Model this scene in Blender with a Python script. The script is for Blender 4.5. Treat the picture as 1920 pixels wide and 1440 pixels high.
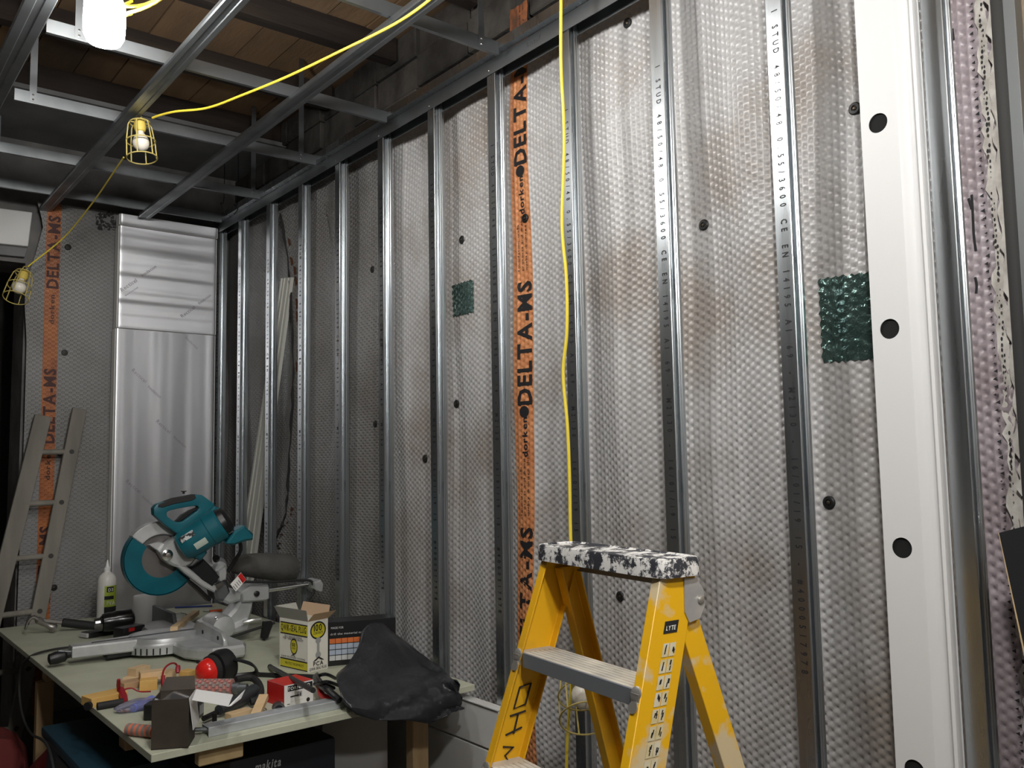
import bpy, bmesh, math, random
import numpy as np
from mathutils import Vector, Matrix

random.seed(7)
for o in list(bpy.data.objects):
    bpy.data.objects.remove(o)
S = bpy.context.scene
C = S.collection
R_ = math.radians

# ------------------------------------------------------------------ camera
EYE = Vector((0, 0, 1.6))
FPX = 1629.7
def cam_axes(yaw, pitch, roll):
    fw = Vector((math.sin(yaw), math.cos(yaw), 0)); rt = Vector((math.cos(yaw), -math.sin(yaw), 0)); up = Vector((0, 0, 1))
    f2 = fw*math.cos(pitch)+up*math.sin(pitch); u2 = up*math.cos(pitch)-fw*math.sin(pitch)
    return rt*math.cos(roll)+u2*math.sin(roll), u2*math.cos(roll)-rt*math.sin(roll), f2
CR, CU, CF = cam_axes(R_(39.038), R_(5.040), R_(-1.0285))
cd = bpy.data.cameras.new('camera'); cam = bpy.data.objects.new('camera', cd); C.objects.link(cam)
cd.sensor_width = 36; cd.lens = FPX/1920*36; cd.clip_start = .05; cd.clip_end = 60
cam.matrix_world = Matrix(((CR.x, CU.x, -CF.x, EYE.x), (CR.y, CU.y, -CF.y, EYE.y), (CR.z, CU.z, -CF.z, EYE.z), (0, 0, 0, 1)))
S.camera = cam

# ------------------------------------------------------------------ world, exposure
w = bpy.data.worlds.new('world'); S.world = w; w.use_nodes = True
w.node_tree.nodes['Background'].inputs[0].default_value = (.5, .55, .6, 1)
w.node_tree.nodes['Background'].inputs[1].default_value = .05
S.view_settings.view_transform = 'Standard'; S.view_settings.look = 'None'
S.view_settings.exposure = 0.20; S.view_settings.gamma = 1; S.view_settings.use_curve_mapping = False
LAMP_GLOW = 112.0      # the lit lamp in view
LAMP2_GLOW = 165.0     # the next lamp on the string, just above the top edge
FILL_GLOW = 400.0     # fill light from two unseen lamps added above and behind the viewer

def at(px, py, X=None, Y=None, Z=None):
    """a point of the room: where the sight line of a photo pixel meets a plane of the room"""
    v = CF+CR*((px-960)/FPX)-CU*((py-720)/FPX)
    if X is not None: t = (X-EYE.x)/v.x
    elif Y is not None: t = (Y-EYE.y)/v.y
    else: t = (Z-EYE.z)/v.z
    return EYE+v*t

# ------------------------------------------------------------------ materials
MATS = {}
def mat(name, col, rough=.5, metal=0.0, col2=None, nscale=6, ndetail=4, nlo=.35, nhi=.65, nrough=.5, stretch=(1, 1, 1), bump=0, bscale=60, bstretch=None,
        emit=0, alpha=1, trans=0, ior=1.45, spec=.5, rvar=0, rand=0, aniso=0, sss=0):
    if name in MATS: return MATS[name]
    m = bpy.data.materials.new(name); m.use_nodes = True; MATS[name] = m
    nt = m.node_tree; N = nt.nodes; L = nt.links; b = N['Principled BSDF']
    b.inputs['Base Color'].default_value = (*col, 1); b.inputs['Roughness'].default_value = rough; b.inputs['Metallic'].default_value = metal
    b.inputs['IOR'].default_value = ior; b.inputs['Specular IOR Level'].default_value = spec
    b.inputs['Transmission Weight'].default_value = trans; b.inputs['Alpha'].default_value = alpha
    if aniso: b.inputs['Anisotropic'].default_value = aniso
    tc = N.new('ShaderNodeTexCoord')
    def noise(scale, st, detail):
        mp = N.new('ShaderNodeMapping'); mp.inputs['Scale'].default_value = st; L.new(tc.outputs['Object'], mp.inputs[0])
        n = N.new('ShaderNodeTexNoise'); n.inputs['Scale'].default_value = scale; n.inputs['Detail'].default_value = detail; L.new(mp.outputs[0], n.inputs[0]); return n
    last = None
    if col2 is not None:
        n = noise(nscale, stretch, ndetail); n.inputs['Roughness'].default_value = nrough
        r = N.new('ShaderNodeMapRange'); r.inputs[1].default_value = nlo; r.inputs[2].default_value = nhi; L.new(n.outputs['Fac'], r.inputs[0])
        mx = N.new('ShaderNodeMix'); mx.data_type = 'RGBA'; mx.inputs['A'].default_value = (*col, 1); mx.inputs['B'].default_value = (*col2, 1)
        L.new(r.outputs[0], mx.inputs['Factor']); last = mx.outputs['Result']
        if rvar:
            r2 = N.new('ShaderNodeMapRange'); r2.inputs[1].default_value = nlo; r2.inputs[2].default_value = nhi
            r2.inputs[3].default_value = rough; r2.inputs[4].default_value = rough+rvar; L.new(n.outputs['Fac'], r2.inputs[0]); L.new(r2.outputs[0], b.inputs['Roughness'])
    if rand:
        oi = N.new('ShaderNodeObjectInfo'); hs = N.new('ShaderNodeHueSaturation'); r = N.new('ShaderNodeMapRange')
        r.inputs[3].default_value = 1-rand; r.inputs[4].default_value = 1+rand; L.new(oi.outputs['Random'], r.inputs[0]); L.new(r.outputs[0], hs.inputs['Value'])
        if last: L.new(last, hs.inputs['Color'])
        else: hs.inputs['Color'].default_value = (*col, 1)
        last = hs.outputs[0]
    if last: L.new(last, b.inputs['Base Color'])
    if bump:
        n = noise(bscale, bstretch or stretch, 3)
        bp = N.new('ShaderNodeBump'); bp.inputs['Strength'].default_value = bump; bp.inputs['Distance'].default_value = .01
        L.new(n.outputs['Fac'], bp.inputs['Height']); L.new(bp.outputs[0], b.inputs['Normal'])
    if emit:
        b.inputs['Emission Color'].default_value = (*col, 1); b.inputs['Emission Strength'].default_value = emit
    return m

def dimple_bump(m, ua, ub, du, dv, strength=.6):
    """staggered round dimples as relief for the membrane too far away to model"""
    nt = m.node_tree; N = nt.nodes; L = nt.links; b = N['Principled BSDF']
    g = N.new('ShaderNodeNewGeometry'); sp = N.new('ShaderNodeSeparateXYZ'); L.new(g.outputs['Position'], sp.inputs[0])
    def cosn(out, k):
        a = N.new('ShaderNodeMath'); a.operation = 'MULTIPLY'; a.inputs[1].default_value = k; L.new(out, a.inputs[0])
        c = N.new('ShaderNodeMath'); c.operation = 'COSINE'; L.new(a.outputs[0], c.inputs[0]); return c.outputs[0]
    p = N.new('ShaderNodeMath'); p.operation = 'MULTIPLY'
    L.new(cosn(sp.outputs[ua], math.pi/du), p.inputs[0]); L.new(cosn(sp.outputs[ub], 2*math.pi/dv), p.inputs[1])
    r = N.new('ShaderNodeMapRange'); r.interpolation_type = 'SMOOTHSTEP'; r.inputs[1].default_value = .05; r.inputs[2].default_value = .7; r.inputs[3].default_value = 1; r.inputs[4].default_value = 0
    L.new(p.outputs[0], r.inputs[0])
    bp = N.new('ShaderNodeBump'); bp.inputs['Strength'].default_value = strength; bp.inputs['Distance'].default_value = .006
    L.new(r.outputs[0], bp.inputs['Height']); L.new(bp.outputs[0], b.inputs['Normal'])

# ------------------------------------------------------------------ mesh builder
class MB:
    def __init__(s, T=None): s.v = []; s.f = []; s.m = []; s.T = T
    def add(s, vs, fs, mi=0):
        k = len(s.v)
        for p in vs:
            p = Vector(p); s.v.append(s.T @ p if s.T is not None else p)
        for f in fs: s.f.append([i+k for i in f]); s.m.append(mi)
        return s
    def box(s, lo, hi, M=None, mi=0):
        vs = [Vector((x, y, z)) for z in (lo[2], hi[2]) for y in (lo[1], hi[1]) for x in (lo[0], hi[0])]
        if M is not None: vs = [M @ p for p in vs]
        return s.add(vs, [(0, 2, 3, 1), (4, 5, 7, 6), (0, 1, 5, 4), (2, 6, 7, 3), (0, 4, 6, 2), (1, 3, 7, 5)], mi)
    def cbox(s, c, size, rz=0, mi=0, M=None):
        Mx = Matrix.Translation(c) @ (M if M is not None else Matrix.Rotation(rz, 4, 'Z')); h = Vector(size)/2
        return s.box(-h, h, Mx, mi)
    def prism(s, pts, off, mi=0, cham=0):
        pts = [Vector(p) for p in pts]; off = Vector(off); n = len(pts)
        if cham:
            c = sum(pts, Vector())/n; d = off.normalized()*cham
            ins = []
            for i in range(n):
                a, p, b = pts[i-1], pts[i], pts[(i+1) % n]
                t = ((b-a).normalized().cross(off.normalized())).normalized()
                if (c-p).dot(t) < 0: t = -t
                ins.append(p+t*cham)
            lay = [ins, [p+d for p in pts], [p+off-d for p in pts], [p+off for p in ins]]
        else: lay = [pts, [p+off for p in pts]]
        vs = [p for l in lay for p in l]; fs = [list(range(n))[::-1], [n*(len(lay)-1)+i for i in range(n)]]
        for k in range(len(lay)-1):
            for i in range(n): j = (i+1) % n; fs.append((k*n+i, k*n+j, (k+1)*n+j, (k+1)*n+i))
        return s.add(vs, fs, mi)
    def ring(s, outer, inner, off, mi=0, closed=True):
        n = len(outer); off = Vector(off)
        vs = [Vector(p) for p in outer]+[Vector(p) for p in inner]; vs = vs+[p+off for p in vs]
        fs = []; m = n if closed else n-1
        for i in range(m):
            j = (i+1) % n
            fs += [(i, j, n+j, n+i), (2*n+i, 3*n+i, 3*n+j, 2*n+j), (i, 2*n+i, 2*n+j, j), (n+i, n+j, 3*n+j, 3*n+i)]
        if not closed:
            for i in (0, n-1): fs.append((i, n+i, 3*n+i, 2*n+i))
        return s.add(vs, fs, mi)
    def tube(s, path, r, n=8, mi=0, closed=False, flat=1.0, upv=None):
        P = [Vector(p) for p in path]; N = len(P)
        rs = r if isinstance(r, (list, tuple)) else [r]*N
        vs = []; T0 = None; u = None
        for i in range(N):
            a = P[i-1] if (i > 0 or closed) else P[i]; b = P[(i+1) % N] if (i < N-1 or closed) else P[i]
            t = (b-a).normalized()
            if u is None:
                k = upv if upv is not None else (Vector((0, 0, 1)) if abs(t.z) < .9 else Vector((1, 0, 0)))
                u = (k-t*k.dot(t)).normalized()
            else: u = (u-t*u.dot(t)).normalized()
            v = t.cross(u)
            for j in range(n):
                g = 2*math.pi*j/n; vs.append(P[i]+u*(math.cos(g)*rs[i]*flat)+v*(math.sin(g)*rs[i]))
        fs = []
        for i in range(N if closed else N-1):
            for j in range(n):
                k = (j+1) % n; i2 = (i+1) % N; fs.append((i*n+j, i*n+k, i2*n+k, i2*n+j))
        if not closed: fs += [list(range(n))[::-1], [(N-1)*n+j for j in range(n)]]
        return s.add(vs, fs, mi)
    def lathe(s, prof, M=None, n=20, mi=0, mis=None):
        """prof: (radius, height) pairs; M places the local z axis"""
        M = M if M is not None else Matrix(); vs = []; fs = []; mm = []
        for r, z in prof:
            for j in range(n): g = 2*math.pi*j/n; vs.append(M @ Vector((r*math.cos(g), r*math.sin(g), z)))
        k = len(s.v)
        for i in range(len(prof)-1):
            for j in range(n): q = (j+1) % n; fs.append((i*n+j, i*n+q, (i+1)*n+q, (i+1)*n+j)); mm.append(mis[i] if mis else mi)
        fs += [list(range(n))[::-1], [(len(prof)-1)*n+j for j in range(n)]]; mm += [mm[0], mm[-1]]
        s.add(vs, fs, mi); s.m[-len(fs):] = mm; return s
    def grid(s, P, mi=0):
        a = len(P); b = len(P[0]); vs = [p for r in P for p in r]
        return s.add(vs, [(i*b+j, i*b+j+1, (i+1)*b+j+1, (i+1)*b+j) for i in range(a-1) for j in range(b-1)], mi)
    def build(s, name, mats, parent=None, bevel=0, seg=1, smooth=35, recalc=True, origin=None):
        if not isinstance(mats, (list, tuple)): mats = [mats]
        bm = bmesh.new(); bv = [bm.verts.new(p) for p in s.v]
        for f, mi in zip(s.f, s.m):
            try: q = bm.faces.new([bv[i] for i in f]); q.material_index = mi
            except ValueError: pass
        if recalc: bmesh.ops.recalc_face_normals(bm, faces=bm.faces)
        if bevel:
            bm.normal_update()
            es = [e for e in bm.edges if len(e.link_faces) == 2 and e.calc_face_angle(0) > R_(28)]
            bmesh.ops.bevel(bm, geom=es, offset=bevel, segments=seg, affect='EDGES', profile=.6)
        if parent is not None: org = parent.matrix_world_loc if False else parent_loc(parent)
        elif origin is not None: org = Vector(origin)
        else:
            lo = Vector((min(p[i] for p in s.v) for i in range(3))); hi = Vector((max(p[i] for p in s.v) for i in range(3)))
            org = Vector(((lo.x+hi.x)/2, (lo.y+hi.y)/2, lo.z))
        bmesh.ops.translate(bm, vec=-org, verts=bm.verts)
        me = bpy.data.meshes.new(name); bm.to_mesh(me); bm.free()
        for m in mats: me.materials.append(m)
        if smooth:
            me.polygons.foreach_set('use_smooth', [True]*len(me.polygons)); me.set_sharp_from_angle(angle=R_(smooth))
        o = bpy.data.objects.new(name, me); C.objects.link(o)
        if parent is not None: o.parent = parent
        else: o.location = org
        WLOC[o.name] = org
        if name in STUFF: o['kind'] = 'stuff'
        return o
WLOC = {}
STUFF = ('printed_lettering', 'print', 'chart', 'print_panels', 'marker_strokes', 'scribble', 'torn_edge', 'plug_picture', 'wire_cage')
def parent_loc(p): return WLOC[p.name]
def tag(o, label, cat, group=None, kind=None):
    if label: o['label'] = label
    if cat: o['category'] = cat
    if group: o['group'] = group
    if kind: o['kind'] = kind
    return o
def thing(name, label, cat, loc, group=None):
    o = bpy.data.objects.new(name, None); C.objects.link(o); o.location = Vector(loc); o.empty_display_size = .05
    WLOC[o.name] = Vector(loc); return tag(o, label, cat, group)
def struct(o): o['kind'] = 'structure'; return o
def copy_tree(o, parent=None):
    c = o.copy(); C.objects.link(c); c.parent = parent; WLOC[c.name] = WLOC[o.name]
    for ch in list(o.children): copy_tree(ch, c)
    return c
def arc(c, r, a0, a1, n, ux, uy):
    return [c+ux*(r*math.cos(R_(a0+(a1-a0)*i/(n-1))))+uy*(r*math.sin(R_(a0+(a1-a0)*i/(n-1)))) for i in range(n)]
def smoothpath(pts, k=6):
    P = [Vector(p) for p in pts]; out = []
    for i in range(len(P)-1):
        p0 = P[max(i-1, 0)]; p1 = P[i]; p2 = P[i+1]; p3 = P[min(i+2, len(P)-1)]
        for j in range(k):
            t = j/k; out.append(.5*((2*p1)+(-p0+p2)*t+(2*p0-5*p1+4*p2-p3)*t*t+(-p0+3*p1-3*p2+p3)*t**3))
    return out+[P[-1]]
def axis_matrix(c, d):
    d = Vector(d).normalized(); return Matrix.Translation(c) @ d.to_track_quat('Z', 'Y').to_matrix().to_4x4()

# ------------------------------------------------------------------ lettering
GLYPH = {}
def load_glyphs():
    chars = sorted(set('ABCDEFGHIJKLMNOPQRSTUVWXYZabcdefghijklmnopqrstuvwxyz0123456789/-#.%+'))
    tmp = []
    for bold in (0, 1, 2):
        for ch in chars:
            cu = bpy.data.curves.new('g', 'FONT'); cu.body = ch; cu.size = 1; cu.resolution_u = 2; cu.offset = (0, .022, .031)[bold]
            ob = bpy.data.objects.new('g', cu); C.objects.link(ob); tmp.append((bold, ch, ob, cu))
    bpy.context.view_layer.update(); dg = bpy.context.evaluated_depsgraph_get()
    for bold, ch, ob, cu in tmp:
        me = bpy.data.meshes.new_from_object(ob.evaluated_get(dg))
        vs = [(v.co.x, v.co.y) for v in me.vertices]; fs = [tuple(p.vertices) for p in me.polygons]
        x0 = min(v[0] for v in vs); x1 = max(v[0] for v in vs)
        GLYPH[bold, ch] = ([(x-x0, y) for x, y in vs], fs, x1-x0)
        bpy.data.meshes.remove(me); bpy.data.objects.remove(ob); bpy.data.curves.remove(cu)
load_glyphs()
def text2d(txt, size, pitch=None, bold=0, width=None, xs=1.0):
    """flat lettering: vertices (u, v), faces, total width; baseline at v = 0"""
    V = []; F = []; x = 0
    for ch in txt:
        if ch == ' ': x += pitch if pitch else .32*size*xs; continue
        vs, fs, wd = GLYPH[bold, ch]; k = len(V); wd *= size*xs
        ox = x+((pitch-wd)/2 if pitch else 0)
        V += [(ox+a*size*xs, b*size) for a, b in vs]; F += [tuple(i+k for i in f) for f in fs]
        x += pitch if pitch else wd+.11*size
    if width:
        s = width/x; V = [(a*s, b) for a, b in V]; x = width
    return V, F, x
def lettering(mb, txt, origin, ux, uy, size, align='c', mi=0, fn=None, **k):
    V, F, x = text2d(txt, size, **k); ux = Vector(ux).normalized(); uy = Vector(uy).normalized()
    o = -x/2 if align == 'c' else 0
    pts = [Vector(origin)+ux*(a+o)+uy*b for a, b in V]
    if fn: pts = [fn(p) for p in pts]
    return mb.add(pts, F, mi)

# ------------------------------------------------------------------ palette
STEEL = mat('galvanised_steel', (.56, .59, .61), .26, 1.0, (.45, .48, .50), 30, 3, stretch=(1, 1, .08), rvar=.08)
STEEL_DARK = mat('dull_galvanised_steel', (.29, .305, .315), .42, 1.0, (.22, .235, .245), 20, 3, stretch=(.3, .3, .3), rvar=.1)
INK = mat('black_ink', (.015, .015, .017), .6)
WHITE_COAT = mat('white_powder_coat', (.64, .637, .632), .42)
CONCRETE = mat('concrete', (.22, .21, .20), .9, 0, (.13, .125, .12), 5, 6, bump=.3, bscale=40)
PLASTER = mat('brown_plaster', (.34, .27, .19), .9, 0, (.24, .18, .12), 6, 6, bump=.5, bscale=30)
JOIST = mat('dark_stained_timber', (.034, .023, .016), .85, 0, (.016, .011, .009), 9, 5, stretch=(.12, 1, 1), bump=.4, bscale=40, rand=.35)
PLANK = mat('old_ceiling_board', (.30, .185, .095), .9, 0, (.080, .055, .038), 2.2, 6, stretch=(1, .25, 1), bump=.3, rand=.4)
BLACKP = mat('black_plastic', (.012, .012, .013), .38)
BLACKR = mat('black_rubber', (.016, .016, .016), .7)
WOODP = mat('pale_pine', (.62, .42, .22), .65, 0, (.72, .54, .33), 20, 4, stretch=(.15, 1, 1), bump=.1, rand=.15)
WOODT = mat('sawn_timber', (.42, .29, .15), .75, 0, (.30, .20, .10), 15, 5, stretch=(1, 1, .12), bump=.2)
CHROME = mat('bright_metal', (.75, .75, .74), .22, 1.0)
CASTALU = mat('cast_aluminium', (.62, .63, .63), .42, .55, (.50, .51, .51), 14, 4)
REDP = mat('red_plastic', (.55, .018, .015), .35)
YELCAB = mat('yellow_cable', (.86, .67, .06), .45)
CARD_W = mat('white_card', (.80, .78, .70), .6, 0, (.74, .71, .62), 8)
CARD_B = mat('brown_card', (.42, .28, .17), .8)

# ================================================================== the setting
D = 1.915                       # room face of the stud frame
m = MB().box((-5.6, -2.6, -.12), (2.5, 6.6, 0)); struct(m.build('floor', CONCRETE, smooth=0))
ceil = struct(MB().box((-5.6, -2.6, 3.60), (2.5, 5.7, 3.72)).build('ceiling', PLANK, smooth=0))
x = -2.55
while x < 2.45:
    wd = random.uniform(.16, .22); z = 3.575+random.uniform(-.006, .004)
    MB().box((x, -2.5, z), (min(x+wd-.006, 2.45), 5.6, 3.602)).build('plank', PLANK, ceil, smooth=0); x += wd
for i in range(12):
    y = 5.30-i*.64
    MB().box((-2.55, y-.035, 3.46), (2.06, y+.035, 3.576)).build('joist', JOIST, ceil, bevel=.004)
# lighter boards fixed under the joists along the far end
GREYB = mat('grey_ceiling_board', (.22, .22, .22), .8, 0, (.16, .16, .16), 4)
for k in range(3):
    MB().box((-2.4+k*1.52, 4.62, 3.435), (min(-2.4+k*1.52+1.51, 2.1), 5.38, 3.458)).build('ceiling_board', GREYB, ceil, smooth=0)

wr = struct(MB().box((2.12, -2.6, 0), (2.5, 5.7, 3.6)).build('wall_right', PLASTER, smooth=0))
SOOT = mat('dark_old_masonry', (.075, .068, .060), .95, 0, (.030, .026, .023), 7, 6, bump=.8, bscale=25, rand=.3)
rng = random.Random(31); yy = .2
while yy < 5.3:
    ln = rng.uniform(.22, .42)
    for r_ in range(3): MB().box((2.075+rng.uniform(-.012, .012), yy+.006, 3.14+r_*.15), (2.125, yy+ln-.006, 3.283+r_*.15)).build('stone', SOOT, wr, bevel=.006)
    yy += ln
wb = MB().box((.90, 5.38, 0), (2.12, 5.7, 3.6)).box((-5.6, 5.38, 2.74), (.90, 5.7, 3.6)).box((-5.6, 5.38, 0), (-.35, 5.7, 2.74))
wb = struct(wb.build('wall_back', CONCRETE, smooth=0))
struct(MB().box((-5.62, -2.6, 0), (-5.5, 5.7, 3.6)).build('wall_left', mat('bare_plaster', (.16, .155, .15), .9, 0, (.11, .105, .10), 3), smooth=0))
struct(MB().box((-5.6, -2.72, 0), (2.5, -2.6, 3.6)).build('wall_front', MATS['bare_plaster'], smooth=0))
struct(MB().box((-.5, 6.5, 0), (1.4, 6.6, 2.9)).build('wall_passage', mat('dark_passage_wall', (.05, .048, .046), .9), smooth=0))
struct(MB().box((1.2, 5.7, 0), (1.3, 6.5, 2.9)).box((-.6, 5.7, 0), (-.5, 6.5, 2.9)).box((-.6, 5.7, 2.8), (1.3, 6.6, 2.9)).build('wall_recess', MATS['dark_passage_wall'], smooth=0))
lt = MB().prism([Vector((-.38, 5.30, 2.985)), at(61, 398, Y=5.30), at(53, 462, Y=5.30), Vector((-.38, 5.30, 2.785))], (0, .075, 0))
struct(lt.build('trim_1', mat('white_paint', (.75, .74, .72), .6), bevel=.004))
lt = MB().prism([Vector((-.38, 5.34, 2.783)), at(53, 463, Y=5.34), at(47, 482, Y=5.34), Vector((-.38, 5.34, 2.735))], (0, .06, 0))
struct(lt.build('trim_2', GREYB, bevel=.003))

# ------------------------------------------------------------------ dimpled membrane
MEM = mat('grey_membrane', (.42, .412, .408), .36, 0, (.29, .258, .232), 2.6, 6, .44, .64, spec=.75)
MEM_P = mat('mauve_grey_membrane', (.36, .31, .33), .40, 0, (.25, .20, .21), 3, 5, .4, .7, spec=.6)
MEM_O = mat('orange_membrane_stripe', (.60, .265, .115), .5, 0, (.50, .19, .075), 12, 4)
MEM_F = mat('far_membrane_dimmed', (.255, .25, .243), .42, 0, (.175, .165, .152), 2.2, 5, .42, .68, spec=.6)  # same film as the near stretch, weaker light put into its darker colour
DU, DV = .0185, .0245
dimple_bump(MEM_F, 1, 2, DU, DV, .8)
def wav(y, z):
    s = np.sin
    return (.009*s(2*math.pi*y/.62+1.2*s(z*1.3+.4)+.5)+.008*s(2*math.pi*y/.27+1+1.6*s(z*1.4+1))*(.6+.4*s(z*1.9+y*2.2))
            + .007*s(z*3.1+y*2.3)+.004*s(z*6.7-y*5.0+1.5*s(y*3)))
XM = 2.038
def mem_x(y, z): return XM-wav(y, z)
def membrane_near():
    n = 8; hu, hv, rr, rb, dp = DU/2, DV/2, .0074, .0034, .0048
    ang = np.arange(n)*2*math.pi/n
    border = np.array([(hu, 0), (hu, hv), (0, hv), (-hu, hv), (-hu, 0), (-hu, -hv), (0, -hv), (hu, -hv)])
    rim = np.stack([np.cos(ang)*rr, np.sin(ang)*rr*1.12], 1); bot = np.stack([np.cos(ang)*rb, np.sin(ang)*rb*1.12], 1)
    loc = np.concatenate([border, rim, bot]); dep = np.concatenate([np.zeros(8), np.full(8, .0004), np.full(8, dp)])
    i0, i1 = int(.775/DU), int(3.42/DU); k0, k1 = int(.42/DV), int(3.17/DV)
    ii, kk = np.meshgrid(np.arange(i0, i1), np.arange(k0, k1), indexing='ij'); ii = ii.ravel(); kk = kk.ravel()
    cy = ii*DU; cz = kk*DV+np.where(ii % 2 == 0, 0, DV/2)
    rng = np.random.default_rng(3); jit = rng.uniform(.75, 1.15, len(cy))
    Y = cy[:, None]+loc[None, :, 0]; Z = cz[:, None]+loc[None, :, 1]
    X = mem_x(Y, Z)+dep[None, :]*jit[:, None]
    co = np.stack([X, Y, Z], 2).reshape(-1, 3).astype(np.float32); nc = len(cy)
    cell = []
    for j in range(8):
        k = (j+1) % 8
        cell.append((j, k, 8+k, 8+j)); cell.append((8+j, 8+k, 16+k, 16+j))
    quads = np.array(cell)[None]+(np.arange(nc)*24)[:, None, None]
    octs = np.arange(16, 24)[None]+(np.arange(nc)*24)[:, None]
    li = np.concatenate([quads.reshape(-1), octs.reshape(-1)]).astype(np.int32)
    tot = np.concatenate([np.full(nc*16, 4), np.full(nc, 8)]).astype(np.int32); st = np.concatenate([[0], np.cumsum(tot)[:-1]]).astype(np.int32)
    me = bpy.data.meshes.new('dimpled_membrane'); me.vertices.add(len(co)); me.vertices.foreach_set('co', co.reshape(-1))
    me.loops.add(len(li)); me.loops.foreach_set('vertex_index', li); me.polygons.add(len(tot)); me.polygons.foreach_set('loop_start', st)
    mi = np.zeros(nc, np.int32); mi[(cy > 2.395) & (cy < 2.482)] = 1; mi[cy < 0.90] = 2
    me.polygons.foreach_set('material_index', np.concatenate([np.repeat(mi, 16), mi]).astype(np.int32))
    me.polygons.foreach_set('use_smooth', np.ones(len(tot), bool))
    me.update(calc_edges=True); me.validate()
    for q in (MEM, MEM_O, MEM_P): me.materials.append(q)
    return me
me = membrane_near()
if me.polygons[0].normal.x > 0: me.flip_normals()
o = bpy.data.objects.new('dimpled_membrane', me); C.objects.link(o); o.parent = wr; o.location = -WLOC[wr.name]; WLOC[o.name] = WLOC[wr.name]
o['label'] = 'grey dimpled damp-proof membrane with an orange printed stripe'
near_mem = o
g = MB(); NY, NZ = 80, 90
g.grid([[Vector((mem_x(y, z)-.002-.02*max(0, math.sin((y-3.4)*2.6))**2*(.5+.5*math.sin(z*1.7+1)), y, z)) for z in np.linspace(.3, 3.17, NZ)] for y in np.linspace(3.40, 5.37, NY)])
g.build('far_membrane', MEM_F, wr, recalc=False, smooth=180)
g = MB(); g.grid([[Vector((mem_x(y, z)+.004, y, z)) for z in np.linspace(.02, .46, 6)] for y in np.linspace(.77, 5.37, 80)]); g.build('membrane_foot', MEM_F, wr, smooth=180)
# loose overlapping sheet between the far studs, its printed edge curling
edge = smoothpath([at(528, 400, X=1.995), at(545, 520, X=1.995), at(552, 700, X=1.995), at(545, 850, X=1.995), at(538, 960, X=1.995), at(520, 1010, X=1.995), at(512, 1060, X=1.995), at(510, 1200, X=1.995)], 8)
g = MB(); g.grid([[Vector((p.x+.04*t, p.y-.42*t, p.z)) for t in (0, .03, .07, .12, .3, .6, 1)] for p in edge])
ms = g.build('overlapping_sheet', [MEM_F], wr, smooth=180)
g = MB()
for i in range(4, len(edge)-2, 1):
    if i % 7 in (0, 1, 3, 4, 6) and (i < 16 or i > 30):
        p = edge[i]; q = edge[i+1]; a = random.uniform(.02, .05); b = a+random.uniform(.015, .03)
        g.add([Vector((p.x+.04*a/.42-.004, p.y-a, p.z)), Vector((p.x+.04*b/.42-.004, p.y-b, p.z-.01)), Vector((q.x+.04*b/.42-.004, q.y-b, q.z+.012)), Vector((q.x+.04*a/.42-.004, q.y-a, q.z+.004))], [(0, 1, 2, 3)])
g.build('print', mat('rusty_print', (.10, .035, .012), .7), ms)
g = MB(); g.tube([p+Vector((-.004, .006+.006*math.sin(i*1.9), 0)) for i, p in enumerate(edge)], [.003+.009*abs(math.sin(i*1.3))*abs(math.sin(i*.37+.8)) for i in range(len(edge))], 6)
g.build('torn_edge', mat('sheet_edge', (.02, .02, .02), .6), ms)
# lettering on the orange stripe follows the sheet
g = MB()
for zb in (.90, 1.802, 2.705):
    fn = lambda p: Vector((mem_x(p.y, p.z)-.0015, p.y, p.z))
    lettering(g, 'DELTA-MS', (XM, 2.404, zb), (0, 0, 1), (0, 1, 0), .090, 'l', fn=fn, bold=2, width=.47)
    lettering(g, 'dorken', (XM, 2.425, zb-.19), (0, 0, 1), (0, 1, 0), .034, 'l', fn=fn, bold=1, width=.15)
    for k, tx in enumerate(('quality drainage sheet', 'protects and drains', 'foundation walls')):
        lettering(g, tx, (XM, 2.420+k*.018, zb+.50), (0, 0, 1), (0, 1, 0), .013, 'l', fn=fn, width=.24-.03*k)
    gg = [fn(Vector((XM, 2.438+.022*math.cos(a), zb-.025+.022*math.sin(a)))) for a in np.linspace(0, 2*math.pi, 13)[:-1]]; g.add(gg, [list(range(12))])
g.build('printed_lettering', INK, wr, recalc=False, smooth=0)
rows = []; rng = random.Random(4)
for z in np.linspace(3.15, 3.34, 9): rows.append([Vector((2.052+rng.uniform(-.004, .004), y+rng.uniform(-.006, .006), z)) for y in np.linspace(2.50, 2.40, 6)])
MB().grid(rows).build('stripe_remnant', mat('dirty_orange', (.30, .10, .035), .8, 0, (.10, .05, .03), 25, 5), wr, smooth=60)
# black scribbles on the mauve sheet
g = MB()
for pts in ([(1822, 365), (1824, 400), (1826, 440), (1830, 470)], [(1829, 520), (1832, 535), (1831, 550)], [(1787, 55), (1789, 75)], [(1816, 372), (1822, 392)]):
    P = [at(a, b, X=2.03) for a, b in pts]; g.tube(smoothpath([Vector((mem_x(p.y, p.z)-.001, p.y, p.z)) for p in P], 4), .0032, 6, flat=.3)
g.build('scribble', INK, wr)

# torn, layered edge of the membrane at the near end
TORN = mat('torn_white_fleece', (.66, .63, .58), .8, 0, (.45, .42, .38), 30, 4)
for k, (xo, yo, wd) in enumerate(((-.012, .778, .022), (-.024, .757, .017))):
    rows = []; rng = random.Random(k)
    for z in np.linspace(.45, 3.55, 160):
        a = yo+rng.uniform(-.005, .005); b = yo+wd+rng.uniform(-.008, .006)
        rows.append([Vector((XM+xo+rng.uniform(-.003, .003), a+(b-a)*t, z)) for t in (0, .35, .7, 1)])
    g = MB().grid(rows); g.build('torn_edge', TORN, wr, smooth=180)

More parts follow.
